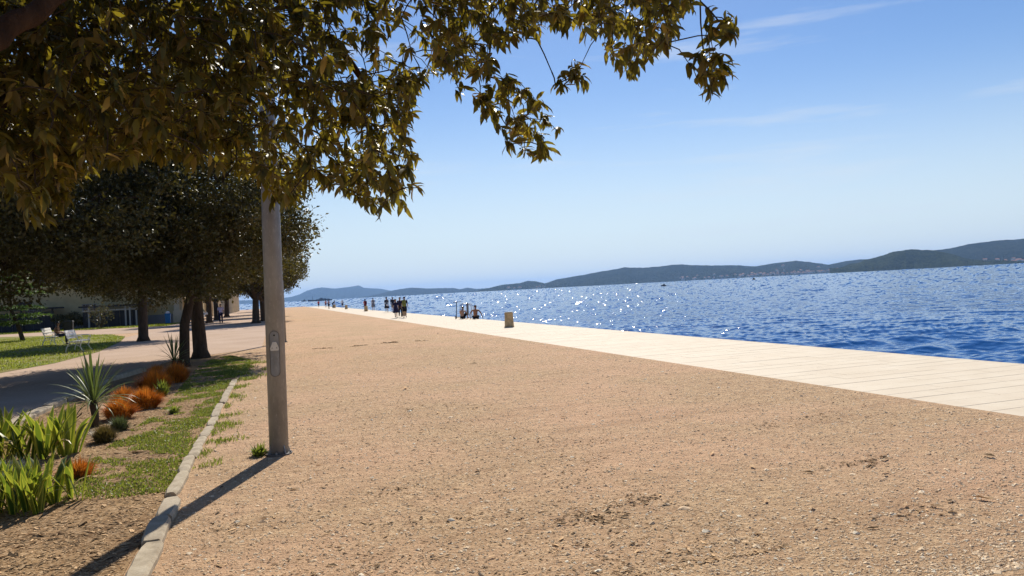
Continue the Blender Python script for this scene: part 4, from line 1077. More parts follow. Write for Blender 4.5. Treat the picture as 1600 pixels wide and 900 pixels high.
AWAY = -math.atan2(9.9, 60)            # walking away along the quay
def quay(x, y): return (x, y, PROM_Z)
grp = 'people strolling on the white promenade'
person(quay(9.35, 62.0), AWAY + .1, 1.58, 'walk', 'woman in a flared navy dress walking away, nearest of the strollers', dress='navy', fem=True, group=grp)
pb = person(quay(9.98, 61.4), AWAY, 1.74, 'stride', 'man in dark shirt and shorts carrying an olive backpack', top='navy', legs=('blackc', 'short'), group=grp)
person(quay(10.02, 64.0), AWAY - .1, 1.72, 'walk', 'person in dark clothes half hidden in front of the backpack man', top='navy', legs=('blackc', 'long'), group=grp)
bp = empty('backpack', (9.98 - .07, 61.4 - .21, PROM_Z + 1.22), AWAY); tag(bp, 'olive green backpack on the back of the man in shorts', 'backpack')
m = MB(); m.loft([[Vector((x * kx, y * ky, z)) for x, y in ((-.16, -.09), (-.10, -.125), (.10, -.125), (.16, -.09), (.16, .08), (-.16, .08))] for z, kx, ky in ((-.27, .8, .8), (-.22, 1, 1), (.1, 1.02, 1), (.2, .9, .85), (.25, .55, .5))]); m.build('bag_body', M['olive'], bp, True)
m = MB(); m.loft([[Vector((x, -.125 + y, z)) for x, y in ((-.11, 0), (-.09, -.045), (.09, -.045), (.11, 0))] for z in (-.21, -.05)]); m.build('pocket', M['olive'], bp)
for sx in (-.1, .1): MB().tube([(sx, .07, .2), (sx, .17, .25), (sx * 1.1, .3, .12), (sx * 1.1, .26, -.12), (sx, .07, -.2)], .02, 6, True).build('strap', M['olive'], bp, True)
person(quay(11.95, 86.0), AWAY - .05, 1.72, 'walk', 'woman in black with sun hat and white shoulder bag walking hand in hand', dress='blackc', hat='blackc', fem=True, group=grp)
person(quay(12.75, 86.8), AWAY, 1.72, 'stride', 'man in black shirt and grey shorts walking right beside the woman with white bag', top='blackc', legs=('grey_c', 'short'), group=grp)
bg_ = empty('shoulder_bag', (12.0, 85.74, PROM_Z + .86), AWAY); tag(bg_, 'small white shoulder bag on the hip of the woman in black', 'bag')
m = MB(); m.loft([[Vector((x, y * kk, z)) for x, y in ((-.15 * k2, -.05), (.15 * k2, -.05), (.15 * k2, .05), (-.15 * k2, .05))] for z, k2, kk in ((-.12, .85, .7), (-.08, 1, 1), (.06, 1, 1), (.12, .85, .6))]); m.build('bag_body', M['white_c'], bg_, True)
MB().tube([(-.13, 0, .1), (-.06, .05, .4), (-.02, .12, .62), (.1, .1, .4), (.13, 0, .1)], .009, 5).build('strap', M['white_c'], bg_, True)
person(quay(11.55, 104.0), AWAY - .2, 1.62, 'walk', 'walker in a red top beside the stone bollard', top='red_c', legs=('maroon', 'short'), fem=True, long_hair=True, group=grp)
bp2 = empty('rucksack', (11.60, 103.78, PROM_Z + 1.13), AWAY); tag(bp2, 'maroon rucksack worn by the walker in the red top', 'backpack')
m = MB(); m.loft([[Vector((x * kx, y, z)) for x, y in ((-.17, -.13), (.17, -.13), (.17, .06), (-.17, .06))] for z, kx in ((-.24, .8), (-.18, 1), (.14, 1), (.22, .7))]); m.build('bag_body', M['maroon'], bp2, True)
m = MB(); m.loft([[Vector((x, -.13 + y, z)) for x, y in ((-.11, 0), (-.09, -.045), (.09, -.045), (.11, 0))] for z in (-.18, -.03)]); m.build('pocket', M['maroon'], bp2)
person(quay(12.75, 105.0), AWAY, 1.70, 'stand', 'person in a sleeveless grey dress standing by the sea edge', dress='grey_c', fem=True, group=grp, sleeves=False)
person(quay(12.55, 153.0), AWAY + 3.0, 1.66, 'stand', 'far walker in white shirt and black shorts right of the leaning figure', top='white_c', legs=('blackc', 'short'), group=grp)
person(quay(11.2, 160.3), AWAY - 1.3, 1.75, 'lean', 'far figure in black leaning over the farthest bollard', top='blackc', legs=('blackc', 'long'), group=grp, long_hair=True)
person(quay(9.6, 148.0), AWAY + .3, 1.72, 'walk', 'shirtless far walker in dark shorts on the edge of the gravel', skin='skin_dark', legs=('blackc', 'short'), group=grp)
person(quay(11.1, 182.0), AWAY + 3.1, 1.66, 'stand', 'far person in salmon top left of the shirtless walker', top='pink_c', legs=('maroon', 'short'), group=grp)
person(quay(9.9, 190.0), AWAY + .2, 1.70, 'walk', 'leftmost far person, in red on the end of the promenade', top='red_c', legs=('blackc', 'short'), group=grp)
g2 = 'two men sitting on the edge of the promenade'
person(quay(12.25, 50.9), AWAY - .5, 1.74, 'sit_knees', 'shirtless man sitting with arms around his knees, left of the ladder', skin='skin', legs=('blackc', 'short'), group=g2)
person(quay(12.78, 49.3), AWAY - .1, 1.84, 'sit_back', 'tanned shirtless man leaning back on both hands, right of the ladder', skin='skin_dark', legs=('blackc', 'short'), group=g2)
person((-11.45, 46.6, .012), rad(-89), 1.72, 'sit_bench', 'person with dark hair in brown top and jeans sitting on the farther bench', top='brown_c', legs=('denim', 'long'), long_hair=True)
g3 = 'two people standing under the oaks'
person((-4.9, 74.5, .004), rad(170), 1.80, 'stand', 'man in pale lilac shirt and dark trousers under the oaks', top='lilac', legs=('navy', 'long'), group=g3)
person((-6.35, 72.5, .004), rad(60), 1.80, 'walk', 'woman in sage green dress holding a white bag beside the oak trunk', dress='green_c', fem=True, long_hair=True, group=g3)
bg3 = empty('tote_bag', (-6.02, 72.45, 1.0)); tag(bg3, 'white bag held by the woman in the sage dress', 'bag')
m = MB(); m.loft([[Vector((x * k2, y * kk, z)) for x, y in ((-.18, -.06), (.18, -.06), (.18, .06), (-.18, .06))] for z, k2, kk in ((-.1, .9, .8), (-.06, 1, 1), (.07, .95, .8), (.09, .9, .4))]); m.build('bag_body', M['white_c'], bg3, True)
for yy in (-.04, .04): MB().tube([(-.1, yy, .08), (-.06, yy, .2), (.06, yy, .2), (.1, yy, .08)], .008, 5).build('handle', M['white_c'], bg3)

# ------------------------------------------------------------------ planting
def blade_mesh(name, L, w, curve, mat, n=7, fold=.25, seed=0, edge=True, tipdrop=0.0):
    """strap leaf rising along +z, bending towards +x"""
    V, F, tv = [], [], []
    for i in range(n):
        t = i / (n - 1); a = curve * t ** 1.6
        if i == 0: x = z = 0.0
        else: x += math.sin(a) * L / (n - 1); z += math.cos(a) * L / (n - 1)
        ww = w * (0.62 + .55 * math.sin(min(1, t * 1.25) * math.pi * .62)) * (1 - max(0, (t - .55) / .45) ** 1.8) + .0008
        nx, nz = math.cos(a), -math.sin(a)
        V += [(x + nx * fold * ww * .5, -ww / 2, z + nz * fold * ww * .5), (x, 0, z), (x + nx * fold * ww * .5, ww / 2, z + nz * fold * ww * .5)]
        tv += [1.0, 0.0, 1.0]
    for i in range(n - 1):
        b_ = i * 3; F += [(b_, b_ + 1, b_ + 4, b_ + 3), (b_ + 1, b_ + 2, b_ + 5, b_ + 4)]
    return np_mesh(name, V, [np.array(F)], mat, True, None, {'edge': tv})

def strap_mat(name, mid, edge, trans, fac=.4):
    t = NT(name); e = t.node('ShaderNodeAttribute', attribute_name='edge').outputs['Fac']; r = t.node('ShaderNodeObjectInfo').outputs['Random']
    f = t.ramp(e, [(.52, (0, 0, 0)), (.88, (.95,) * 3)])
    c = t.mix(f, mid, edge); c = t.mix(t.ramp(r, [(.6, (0, 0, 0)), (1, (.55,) * 3)]), c, edge)
    n = t.noise(30, 3, .5, t.obj(), (1, 1, .05)); c = t.mix(t.ramp(n, [(.35, (.35,) * 3), (.6, (0,) * 3)]), c, tuple(x * .5 for x in mid))
    t.base(c, .4, .4); t.translucent(t.mix(.35, c, trans), fac); return t.m
M['iris'] = strap_mat('iris_leaf', (0.028, 0.078, 0.018), (0.60, 0.54, 0.07), (0.5, 0.62, 0.03), .40)
M['iris_dry'] = strap_mat('dry_iris_leaf', (0.50, 0.36, 0.14), (0.62, 0.50, 0.28), (0.6, 0.4, 0.1), .3)
M['cordy'] = strap_mat('spiky_leaf', (0.085, 0.14, 0.04), (0.20, 0.24, 0.08), (0.3, 0.38, 0.05), .3)
M['tuft_orange'] = leaf_mat('rust_orange_strand', (0.58, 0.19, 0.022), (0.58, 0.19, 0.022), (0.62, 0.24, 0.03), .35, spread=.55)
M['tuft_brown'] = leaf_mat('olive_brown_strand', (0.16, 0.12, 0.035), (0.16, 0.12, 0.035), (0.2, 0.15, 0.04), .3)
M['tuft_grey'] = leaf_mat('grey_green_strand', (0.11, 0.13, 0.05), (0.11, 0.13, 0.05), (0.12, 0.15, 0.05), .3)
M['grass'] = leaf_mat('grass_blade', (0.20, 0.24, 0.03), (0.20, 0.24, 0.03), (0.42, 0.46, 0.05), .4, spread=.6)
M['weed'] = leaf_mat('weed_leaf', (0.15, 0.185, 0.035), (0.16, 0.185, 0.045), (0.34, 0.40, 0.05), .38, spread=.55)
M['chip'] = leaf_mat('wood_chip', (0.40, 0.27, 0.15), (0.40, 0.27, 0.15), (0.1, 0.06, 0.03), .0, spread=.8, rough=.9, spec=.1)
M['silver'] = leaf_mat('silver_leaf', (0.26, 0.29, 0.24), (0.30, 0.32, 0.28), (0.2, 0.25, 0.12), .25)
M['needle'] = leaf_mat('conifer_spray', (0.07, 0.13, 0.03), (0.06, 0.10, 0.03), (0.15, 0.26, 0.03), .3)
M['shrub_leaf'] = leaf_mat('glossy_shrub_leaf', (0.07, 0.08, 0.035), (0.13, 0.10, 0.05), (0.16, 0.15, 0.04), .2, rough=.22, spec=.6)

def place_blade(parent, me, loc, az, tilt, s, name='leaf', roll=0):
    o = link(name, me, parent, loc); o.rotation_euler = (Matrix.Rotation(az, 4, 'Z') @ Matrix.Rotation(tilt, 4, 'Y') @ Matrix.Rotation(roll, 4, 'Z')).to_euler(); o.scale = (s, s, s); return o

iris_meshes = [blade_mesh('leaf', .62, w, c, M['iris']) for w, c in ((.078, .25), (.066, .45), (.07, .7), (.06, 1.1), (.07, .1))]
iris_dry = [blade_mesh('leaf', .6, .03, 2.2, M['iris_dry']), blade_mesh('leaf', .55, .034, 1.7, M['iris_dry'])]
def iris_clump(loc, rx, ry, n, label, s, seed, dry=5):
    r = empty('iris_clump', loc); tag(r, label, 'plant', 'clumps of strap leaved iris in the planting bed'); g = random.Random(seed)
    for k in range(n):
        # fans of three to five leaves
        if k % 4 == 0:
            a = g.uniform(0, 6.28); q = g.random() ** .5; fx, fy = rx * q * math.cos(a), ry * q * math.sin(a); fa = g.uniform(0, 3.14)
        sgn = ((k % 4) - 1.5) / 1.5
        az = fa if sgn > 0 else fa + math.pi
        place_blade(r, iris_meshes[g.randrange(5)], (fx + .03 * sgn * math.cos(fa), fy + .03 * sgn * math.sin(fa), -.02), az + g.uniform(-.3, .3), abs(sgn) * g.uniform(.12, .42) + g.uniform(0, .12), s * g.uniform(.7, 1.12))
    for k in range(dry):
        a = g.uniform(0, 6.28); q = g.random() ** .5; place_blade(r, iris_dry[k % 2], (rx * q * math.cos(a), ry * q * math.sin(a), 0), g.uniform(-1.2, 1.2), g.uniform(.1, .5), s * g.uniform(.7, 1.1))
    return r
iris_clump((-2.30, 7.65, .01), .58, .34, 132, 'nearer clump of broad yellow edged iris leaves at the bottom left', .78, 3, 7)
iris_clump((-3.15, 10.35, .01), .75, .45, 150, 'farther clump of tall green iris leaves by the shaded kerb', 1.02, 9, 8)

cord_meshes = [blade_mesh('leaf', .95, .034, c, M['cordy'], 6, .35) for c in (.15, .4, .75, 1.15)]
def spiky(loc, n, th, s, label, seed, lean=0):
    r = empty('spiky_palm', loc); tag(r, label, 'plant', 'spiky cordyline plants in the bed'); g = random.Random(seed)
    m = MB(); m.tube([(0, 0, -.05), (.012, 0, th * .4), (-.005, .01, th * .8), (0, 0, th)], [.062, .052, .058, .05], 10)
    m.build('stem', M['bark'], r, True)
    for k in range(n):
        t = (k + .5) / n; tilt = .04 + 1.35 * t ** 1.25 + g.uniform(-.08, .08); az = k * 2.39996 + g.uniform(-.2, .2)
        place_blade(r, cord_meshes[min(3, int(t * 4))], (.02 * math.cos(az), .02 * math.sin(az), th - .10 * t), az, tilt, s * g.uniform(.72, 1.08) * (1 - .18 * t))
    return r
spiky((-2.63, 12.47, .01), 74, .42, .80, 'tall spiky cordyline with a short trunk, nearest in the bed', 5)
spiky((-2.75, 22.6, .01), 40, .28, .85, 'spiky cordyline at the foot of the leaning oak', 8)

def tuft(loc, rx, ry, h, n, mat, label, seed, group, w=.0085):
    g = np.random.default_rng(seed); r = empty('grass_tuft', loc); tag(r, label, 'plant', group)
    a = g.uniform(0, 6.283, n); q = g.random(n) ** .5
    B = np.stack([np.cos(a) * q * rx * .5, np.sin(a) * q * ry * .5, np.zeros(n)], -1)
    lob = 1 + .25 * np.sin(a * 3 + seed) + .15 * np.sin(a * 7 + seed * 2)
    T = np.stack([np.cos(a) * q * rx * lob, np.sin(a) * q * ry * lob, h * np.sqrt(np.clip(1 - .86 * q ** 2, .05, 1)) * g.uniform(.55, 1.25, n)], -1)
    T += g.normal(0, .032, T.shape); Mid = (B + T) / 2 + np.stack([np.zeros(n), np.zeros(n), h * .16 * np.ones(n)], -1)
    sd = np.stack([-np.sin(a), np.cos(a), np.zeros(n)], -1) * w * .5
    V = np.stack([B - sd, B + sd, Mid - sd, Mid + sd, T], 1).reshape(-1, 3); b_ = np.arange(n)[:, None] * 5
    o = link('strands', np_mesh('strands', V, [b_ + np.array([[0, 1, 3, 2]]), b_ + np.array([[2, 3, 4]])], mat, False, None, {'tint': np.repeat(np.clip(g.normal(.5, .25, n), 0, 1), 5)}), r); o['kind'] = 'stuff'
    m = MB(); m.ell((0, 0, .02), (rx * .55, ry * .55, h * .5), 12, 6, 0); m.build('root_mound', M['soil'], r, True)
    return r
og = 'rust orange grass mounds in the bed'
tuft((-2.42, 13.1, .01), .30, .30, .30, 2600, M['tuft_orange'], 'orange grass mound right beside the nearest cordyline', 1, og)
tuft((-2.22, 14.2, .01), .36, .34, .32, 3000, M['tuft_orange'], 'second orange grass mound from the cordyline', 2, og)
tuft((-2.66, 14.9, .01), .27, .27, .30, 2000, M['tuft_orange'], 'small orange grass mound behind the second one', 3, og)
tuft((-2.44, 16.9, .01), .46, .42, .40, 3400, M['tuft_orange'], 'largest orange grass mound with green spikes in front of it', 4, og)
tuft((-2.25, 18.6, .01), .40, .36, .40, 2800, M['tuft_orange'], 'farthest orange grass mound before the tree shade', 5, og)
tuft((-2.75, 19.4, .01), .34, .3, .34, 2200, M['tuft_orange'], 'dark orange mound behind the farthest row near the oak', 6, og)
tuft((-2.02, 8.75, .01), .2, .15, .17, 900, M['tuft_orange'], 'small rust tuft half hidden behind the nearer iris clump', 11, og)
tuft((-2.21, 10.95, .01), .19, .18, .19, 1500, M['tuft_brown'], 'small olive brown tuft between iris and cordyline', 7, 'small dry tufts in the bed')
tuft((-2.19, 11.85, .01), .16, .15, .17, 1200, M['tuft_grey'], 'small grey green tuft below the orange mounds', 8, 'small dry tufts in the bed')
tuft((-2.18, 15.95, .01), .15, .14, .28, 220, M['weed'], 'little green spiky plant in front of the largest orange mound', 9, 'small dry tufts in the bed', .03)
tuft((-2.75, 9.1, .01), .32, .24, .17, 900, M['silver'], 'low silver leaved plant between the two iris clumps', 10, 'small dry tufts in the bed', .014)
tuft((-1.65, 13.2, .01), .10, .09, .09, 260, M['weed'], 'tiny green weed on bare soil beside the kerb side grass', 12, 'small dry tufts in the bed', .014)
tuft((-.26, 8.9, .0), .11, .10, .10, 150, M['weed'], 'small leafy weed at the foot of the nearest lamp post', 13, 'small dry tufts in the bed', .026)
m = MB(); m.tube([(-2.98, 11.9, .02), (-2.9, 12.0, .1), (-2.72, 12.15, .26)], [.014, .012, .008], 6); tag(m.build('dry_stick', M['bark_red']), 'dry brown stick slanting up beside the cordyline', 'stick')

def in_poly(x, y, poly): return inside(x, y, poly)
def vnoise(x, y, s, seed=0): return np.array([mnoise.noise(Vector((a * s + seed * 9.1, b_ * s, seed * 1.7))) for a, b_ in zip(x, y)])

def grass_field(name, poly, n, hmin, hmax, wid, seed, thresh=-9, mask_scale=1.2, mat='grass', bias=None):
    g = np.random.default_rng(seed); xs = [p[0] for p in poly]; ys = [p[1] for p in poly]
    x = g.uniform(min(xs), max(xs), n); y = g.uniform(min(ys), max(ys), n); ok = inside(x, y, poly); x, y = x[ok], y[ok]
    if thresh > -5:
        v = vnoise(x, y, mask_scale, seed) + .5 * vnoise(x, y, mask_scale * 3.1, seed + 1)
        if bias is not None: v = v + bias(x, y)
        ok = v + g.normal(0, .12, len(x)) > thresh; x, y = x[ok], y[ok]
    n = len(x); h = g.uniform(hmin, hmax, n); a = g.uniform(0, 6.283, n); l = h * g.uniform(.15, 1.0, n); la = g.uniform(0, 6.283, n)
    B = np.stack([x, y, np.full(n, .005)], -1); s = np.stack([np.cos(a), np.sin(a), np.zeros(n)], -1) * wid * .5
    mid = B + np.stack([np.cos(la) * l * .35, np.sin(la) * l * .35, h * .62], -1); tip = B + np.stack([np.cos(la) * l, np.sin(la) * l, h], -1)
    V = np.stack([B - s, B + s, mid - s * .8, mid + s * .8, tip], 1).reshape(-1, 3); b_ = np.arange(n)[:, None] * 5
    o = link(name, np_mesh(name, V, [b_ + np.array([[0, 1, 3, 2]]), b_ + np.array([[2, 3, 4]])], M[mat], False, None, {'tint': np.repeat(np.clip(g.normal(.5, .25, n), 0, 1), 5)})); o['kind'] = 'stuff'; return o
bed_grass = [(-2.1, 7.6), (-1.04, 7.6), (-1.03, 18.2), (-.75, 20.5), (-.8, 24), (-1.6, 27), (-2.2, 24), (-1.9, 14), (-2.1, 10)]
grass_field('ground_cover', bed_grass, 90000, .010, .045, .013, 31, .16, 1.9, 'weed', lambda x, y: np.clip((x + 1.9) * .45, -.3, .35) + np.clip((11 - y) * .14, 0, .34) - np.clip((7.95 - y) * 1.2, 0, 1))
grass_field('ground_cover', [(-.92, 8.4), (-.2, 8.4), (-.2, 19), (-.88, 19)], 15000, .012, .06, .011, 32, .06, 2.2, 'weed', lambda x, y: -(x + .9) * 1.5)
grass_field('ground_cover', [(-.9, 17.6), (-.3, 17.6), (.15, 20), (.1, 23), (-.9, 23)], 6000, .02, .10, .014, 35, .12, 1.6, 'weed', lambda x, y: -(x + .7) * .6)
grass_field('grass', [p for p in lawn_poly if p[1] < 70][:-1] + [(-22, 62), (-22, 22)], 60000, .03, .10, .03, 33, -.22, .35)
grass_field('grass', [(-32, 84), (-18, 82.2), (-10, 78), (-9.9, 88), (-32, 90)], 16000, .05, .14, .07, 34)

def scatter(name, n, area, size, mat, seed, kind='stone', dens=None, z=.002):
    g = np.random.default_rng(seed); x0, x1, y0, y1 = area
    # denser close to the camera
    y = y0 + (y1 - y0) * g.random(n) ** 2.6; x = g.uniform(x0, x1, n); ok = np.ones(n, bool)
    px, py, c = project(np.stack([x, y, np.zeros(n)], -1)); ok &= (px > -260) & (px < 2050) & (py < 1150)
    if dens: ok &= dens(x, y, g)
    x, y = x[ok], y[ok]; n = len(x); s = size * g.lognormal(0, .42, n); a = g.uniform(0, 6.283, n)
    if kind == 'stone':
        base = np.array([(1, 0, .0), (.2, .85, 0), (-.9, .35, 0), (-.5, -.75, 0), (.5, -.8, 0), (.35, .2, .42), (-.35, -.15, .36)])
        faces = np.array([(0, 1, 5), (1, 2, 5), (2, 6, 5), (2, 3, 6), (3, 4, 6), (4, 5, 6), (4, 0, 5)])
    else:
        base = np.array([(1, .05, .12), (.3, .33, .30), (-1, .22, .10), (-.9, -.2, .22), (.2, -.36, .12)]); faces = np.array([(0, 1, 2), (0, 2, 3), (0, 3, 4)])
    ca, sa = np.cos(a), np.sin(a); J = g.uniform(.65, 1.3, (n, len(base), 3)); Bv = base[None] * J * s[:, None, None]
    V = np.stack([Bv[:, :, 0] * ca[:, None] - Bv[:, :, 1] * sa[:, None] + x[:, None], Bv[:, :, 0] * sa[:, None] + Bv[:, :, 1] * ca[:, None] + y[:, None], Bv[:, :, 2] + z], -1)
    F = (np.arange(n)[:, None, None] * len(base) + faces[None]).reshape(-1, 3)
    o = link(name, np_mesh(name, V.reshape(-1, 3), [F], M[mat], False, None, {'tint': np.repeat(np.clip(g.normal(.5, .27, n), 0, 1), len(base))})); o['kind'] = 'stuff'; return o
scatter('gravel', 82000, (-.85, 7.7, 3.2, 26), .0062, 'pebble', 41, dens=lambda x, y, g: (x > -.86) & (x < 7.7))
scatter('gravel', 7000, (-.85, 7.7, 3.2, 34), .012, 'pebble', 42)
scatter('wood_chips', 46000, (-3.8, -1.04, 4.2, 19), .013, 'chip', 43, 'chip', lambda x, y, g: inside(x, y, bed_poly), .011)
scatter('wood_chips', 5000, (-.8, 3.0, 4.0, 13), .012, 'chip', 44, 'chip')
def litter(name, pts, size, seed, mat='chip'):
    g = np.random.default_rng(seed); P = np.array(pts); n = len(P); s = size * g.lognormal(0, .45, n); a = g.uniform(0, 6.283, n)
    base = np.array([(1, .05, .16), (.3, .33, .38), (-1, .22, .14), (-.9, -.2, .28), (.2, -.36, .16)]); faces = np.array([(0, 1, 2), (0, 2, 3), (0, 3, 4)])
    B = base[None] * g.uniform(.6, 1.4, (n, 5, 3)) * s[:, None, None]; ca, sa = np.cos(a)[:, None], np.sin(a)[:, None]
    V = np.stack([B[:, :, 0] * ca - B[:, :, 1] * sa + P[:, 0:1], B[:, :, 0] * sa + B[:, :, 1] * ca + P[:, 1:2], B[:, :, 2] + .003], -1)
    F = (np.arange(n)[:, None, None] * 5 + faces[None]).reshape(-1, 3)
    o = link(name, np_mesh(name, V.reshape(-1, 3), [F], M[mat], False, None, {'tint': np.repeat(np.clip(g.normal(.42, .3, n), 0, 1), 5)})); o['kind'] = 'stuff'
gl = np.random.default_rng(77); lp = []
for (cx, cy, sx, sy, n) in ((2.15, 5.15, .16, .12, 170), (2.6, 5.35, .12, .06, 60), (4.9, 5.5, .22, .08, 90), (1.2, 5.6, .25, .1, 50), (3.3, 7.6, .3, .1, 60), (.9, 6.6, .2, .1, 40), (5.6, 7.4, .35, .12, 80), (2.0, 11.2, .4, .2, 70), (.6, 4.9, .3, .1, 60), (-.4, 6.2, .2, .2, 50), (4.1, 4.2, .3, .1, 80)):
    lp += list(zip(gl.normal(cx, sx, n), gl.normal(cy, sy, n)))
litter('leaf_litter', lp, .014, 78)
tx = gl.uniform(.9, 5.2, 420); ty = 27.2 + .12 * (tx - 3) + .25 * np.sin(tx * 2.1) + gl.normal(0, .10, 420); kp = np.sin(tx * 5.2) + gl.normal(0, .4, 420) > -.1
litter('leaf_litter', list(zip(tx[kp], ty[kp])), .03, 79)
bx = gl.uniform(-3.7, -1.1, 2200); by = 5 + 9 * gl.random(2200) ** 1.6
litter('leaf_litter', list(zip(bx, by)), .019, 80)
scatter('fallen_leaves', 420, (-3.8, 7.5, 4.2, 26), .026, 'chip', 45, 'chip', None, .012)

# small conifer, flowering shrub and dark bush by the lawn
def conifer(loc, label):
    r = empty('conifer', loc); tag(r, label, 'tree'); g = np.random.default_rng(5)
    tp = [(.55, 0, -.1), (.35, 0, .8), (-.05, .05, 2.0), (-.15, 0, 3.2), (.05, 0, 4.4), (.1, 0, 5.0)]
    MB().tube(tp, [.16, .13, .11, .09, .05, .02], 10).build('trunk', M['bark'], r, True)
    Cs, Ds = [], []; lm = MB()
    for lay, (z, R_) in enumerate(((1.3, 1.5), (1.75, 2.2), (2.3, 2.1), (3.3, 2.6), (3.75, 2.6), (4.3, 1.5), (4.7, .9))):
        for k in range(9):
            a = k * .7 + lay * .4 + g.uniform(-.2, .2); Rk = R_ * g.uniform(.7, 1.1); e = np.array([math.cos(a) * Rk, math.sin(a) * Rk, z - .1 + g.uniform(-.12, .12)])
            lm.tube([(0, 0, z - .15), tuple(e * np.array([.5, .5, 1]) + np.array([0, 0, .06])), tuple(e)], [.03, .02, .008], 5)
            n = 130; t = g.uniform(.25, 1, n); c = np.stack([e[0] * t, e[1] * t, z - .1 + .05 * np.sin(t * 3)], -1) + g.normal(0, .13, (n, 3)) * np.array([1, 1, .32]); Cs.append(c)
            Ds.append(np.stack([np.full(n, e[0]), np.full(n, e[1]), np.zeros(n)], -1) / Rk + g.normal(0, .6, (n, 3)))
    lm.build('branches', M['bark'], r, True); C = np.concatenate(Cs); D = np.concatenate(Ds); n = len(C)
    V, F, tn = leaf_quads(C, g.uniform(.14, .26, n), g.uniform(.05, .09, n), D, rand_dirs(n, g) * .5 + np.array([0, 0, 1]), g.random(n))
    link('needles', np_mesh('needles', V, [F], M['needle'], False, None, {'tint': tn}), r)
    return r
conifer((-17.0, 58.8, .01), 'small conifer with flat layered branches at the left edge of the lawn')
def shrub(loc, R_, h, n, leaf, mat, label, seed, stems=7, group=None):
    r = empty('shrub', loc); tag(r, label, 'shrub', group); g = np.random.default_rng(seed); m = MB()
    for k in range(stems):
        a = 6.28 * k / stems; m.tube([(0, 0, -.05), (math.cos(a) * R_ * .25, math.sin(a) * R_ * .25, h * .4), (math.cos(a) * R_ * .7, math.sin(a) * R_ * .7, h * .85)], [.03, .022, .01], 5)
    m.build('stems', M['bark'], r, True); d = rand_dirs(n, g); q = g.random(n) ** .4
    C = d * q[:, None] * np.array([R_, R_, h * .45]) + np.array([0, 0, h * .55]); C += .12 * R_ * np.sin(C[:, [1, 2, 0]] * 4)
    V, F, tn = leaf_quads(C, leaf * g.uniform(.7, 1.3, n), leaf * .5 * g.uniform(.7, 1.3, n), rand_dirs(n, g), rand_dirs(n, g) + np.array([0, 0, .8]), g.random(n))
    link('leaves', np_mesh('leaves', V, [F], M[mat], False, None, {'tint': tn}), r); return r
shrub((-16.4, 82.5, .01), 1.25, 2.7, 420, .22, 'shrub_leaf', 'loose shrub with glinting leaves in front of the right pergola', 3)
shrub((-20.2, 87.5, .01), 1.5, 1.7, 2600, .2, 'oak_leaf', 'low dark bush between the two pergolas', 4)
shrub((-29.5, 84, .01), 1.4, 1.6, 2200, .2, 'oak_leaf', 'low dark bush left of the left pergola', 6)

# ------------------------------------------------------------------ boats and houses across the channel
def boat(loc, rz, L, label, kind):
    r = empty('motor_boat' if kind != 'yacht' else 'motor_yacht', loc, rz); tag(r, label, 'boat' if kind != 'yacht' else 'yacht'); W = L * (.17 if kind == 'yacht' else .32); h = L * (.045 if kind == 'yacht' else .13)
    sec = []
    for t, k, zr in ((0, .8, 0), (.25, 1, 0), (.6, .95, .05), (.85, .55, .25), (1, .06, .6)):
        x = -L / 2 + L * t; sec.append([Vector((x, -W / 2 * k, h * (1 + zr))), Vector((x, -W / 2 * k * .8, 0)), Vector((x, 0, -h * .4)), Vector((x, W / 2 * k * .8, 0)), Vector((x, W / 2 * k, h * (1 + zr)))])
    m = MB(); m.loft(sec); m.build('hull', M['hull'], r)
    if kind == 'yacht':
        for (a, b_, z0, z1, k) in ((-.40, .16, 1.0, 1.55, .8), (-.26, .06, 1.55, 2.1, .65), (-.12, .0, 2.1, 2.5, .5)):
            q = MB(); q.loft([[Vector((L * a + (z - z0) * h * .3, -W / 2 * k, z * h)), Vector((L * b_ - (z - z0) * h * 1.1, -W / 2 * k, z * h)), Vector((L * b_ - (z - z0) * h * 1.1, W / 2 * k, z * h)), Vector((L * a + (z - z0) * h * .3, W / 2 * k, z * h))] for z in (z0, z1)]); q.build('deck_house', M['boat_top'], r)
        MB().tube([(L * .3, 0, h * 1.1), (L * .3, 0, h * 4.6)], L * .006, 6).build('mast', M['hull'], r)
        MB().tube([(-L * .05, 0, h * 2.5), (-L * .05, 0, h * 3.3)], L * .006, 6).build('antenna', M['hull'], r)
    else:
        q = MB(); q.loft([[Vector((L * a, -W * .3, z)), Vector((L * b_, -W * .3, z)), Vector((L * b_, W * .3, z)), Vector((L * a, W * .3, z))] for z, a, b_ in ((h, -.25, .25), (h * 2.4, -.22, .08))]); q.build('cabin', M['hull'], r)
        MB().ell((-L * .1, 0, h * 2.9), (L * .05, L * .05, h * .9), 8, 6).build('canopy', M['hull'], r)
        fw = MB(); fw.loft([[Vector((x, -wd, .02)), Vector((x, wd, .02)), Vector((x, wd * .6, zz)), Vector((x, -wd * .6, zz))] for x, wd, zz in ((-L * .5, W * .3, .25), (-L * 1.4, W * .6, .22), (-L * 2.6, W * .35, .06))]); fw.build('wake', M['wake'], r)
    return r
boat((259.5, 473.2, WATER_Z + .2), rad(150), 3.6, 'small dark motor boat with a white wake, nearer of the two on the open water', 'boat')
boat((480.6, 682.2, WATER_Z + .2), rad(20), 5.0, 'tiny boat farther right on the open water', 'boat')
boat((116.8, 2157, WATER_Z + .2), rad(175), 66, 'long grey motor yacht with a mast in front of the blue island', 'yacht')
boat((96, 2800, WATER_Z + .2), rad(170), 19, 'small dark boat left of the yacht', 'boat')

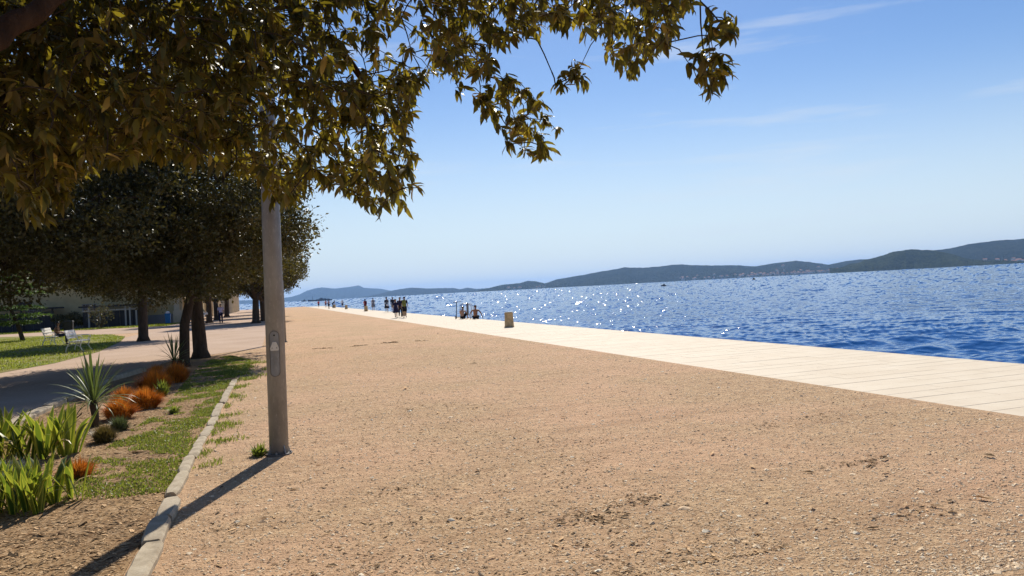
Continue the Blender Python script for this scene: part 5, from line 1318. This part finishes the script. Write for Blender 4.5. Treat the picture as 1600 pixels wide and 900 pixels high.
hm_ = []
for k, (w, d, h) in enumerate(((16, 11, 7), (12, 10, 9), (22, 12, 8))):
    m = MB(); m.box(-w / 2, w / 2, -d / 2, d / 2, -4, h); wl_ = m.mesh('wall', M['house_wall'])
    q = MB(); q.add([(-w / 2 - .6, -d / 2 - .6, h), (w / 2 + .6, -d / 2 - .6, h), (w / 2 + .6, d / 2 + .6, h), (-w / 2 - .6, d / 2 + .6, h), (-w / 2 - .6, 0, h + 3.4), (w / 2 + .6, 0, h + 3.4)], [(0, 1, 5, 4), (2, 3, 4, 5), (1, 2, 5), (3, 0, 4), (3, 2, 1, 0)])
    hm_.append((wl_, q.mesh('roof', M['roof_tile'])))
bpy.context.view_layer.update()
dg = bpy.context.evaluated_depsgraph_get()
hobjs = [o for o in bpy.data.objects if o.name.startswith('hills')]
def house(px, dy, r0):
    """stand a house on the slope above the far shore, on bearing px"""
    d = ray(px, 430); a = math.atan2(d.x, d.y)
    for r in np.arange(r0, r0 + 900, 12.0):
        best = None
        for ho in hobjs:
            ok, hit, n, i = ho.ray_cast(Vector((math.sin(a) * r, math.cos(a) * r, 900)), Vector((0, 0, -1)))
            if ok and (best is None or hit.z > best): best = hit.z
        if best is not None and best > WATER_Z + 1.5 + dy: return Vector((math.sin(a) * r, math.cos(a) * r, best))
gr = random.Random(12)
groups_ = ['tiny pale house in the long village strung along the far shore', 'tiny pale house at the left end of the far village', 'tiny pale house below the low saddle left of the pine hill', 'tiny pale house on the shore at the right edge behind the pine hill', 'tiny pale house on the shore of the middle island']
spots = []
for n_, f_, e_, r0_, q_ in ((62, lambda: gr.gauss(1205, 55), 9.0, 4900, 0), (14, lambda: gr.gauss(1105, 30), 7.0, 4900, 1), (16, lambda: gr.uniform(1270, 1345), 10.0, 4900, 2), (30, lambda: gr.uniform(1515, 1630), 8.0, 4200, 3), (6, lambda: gr.uniform(790, 850), 5.0, 4900, 4)):
    spots += [(f_(), gr.expovariate(1 / e_), r0_, q_) for _ in range(n_)]
for px_, dy, r0, q_ in spots:
    p = house(px_, dy, r0)
    if p is None: continue
    r = empty('house', p, gr.uniform(0, 3.14)); tag(r, groups_[q_], 'house', groups_[q_].replace('tiny pale house', 'houses'))
    k = gr.randrange(3); link('wall', hm_[k][0], r); link('roof', hm_[k][1], r); s = gr.uniform(.8, 1.25); r.scale = (s, s, s)
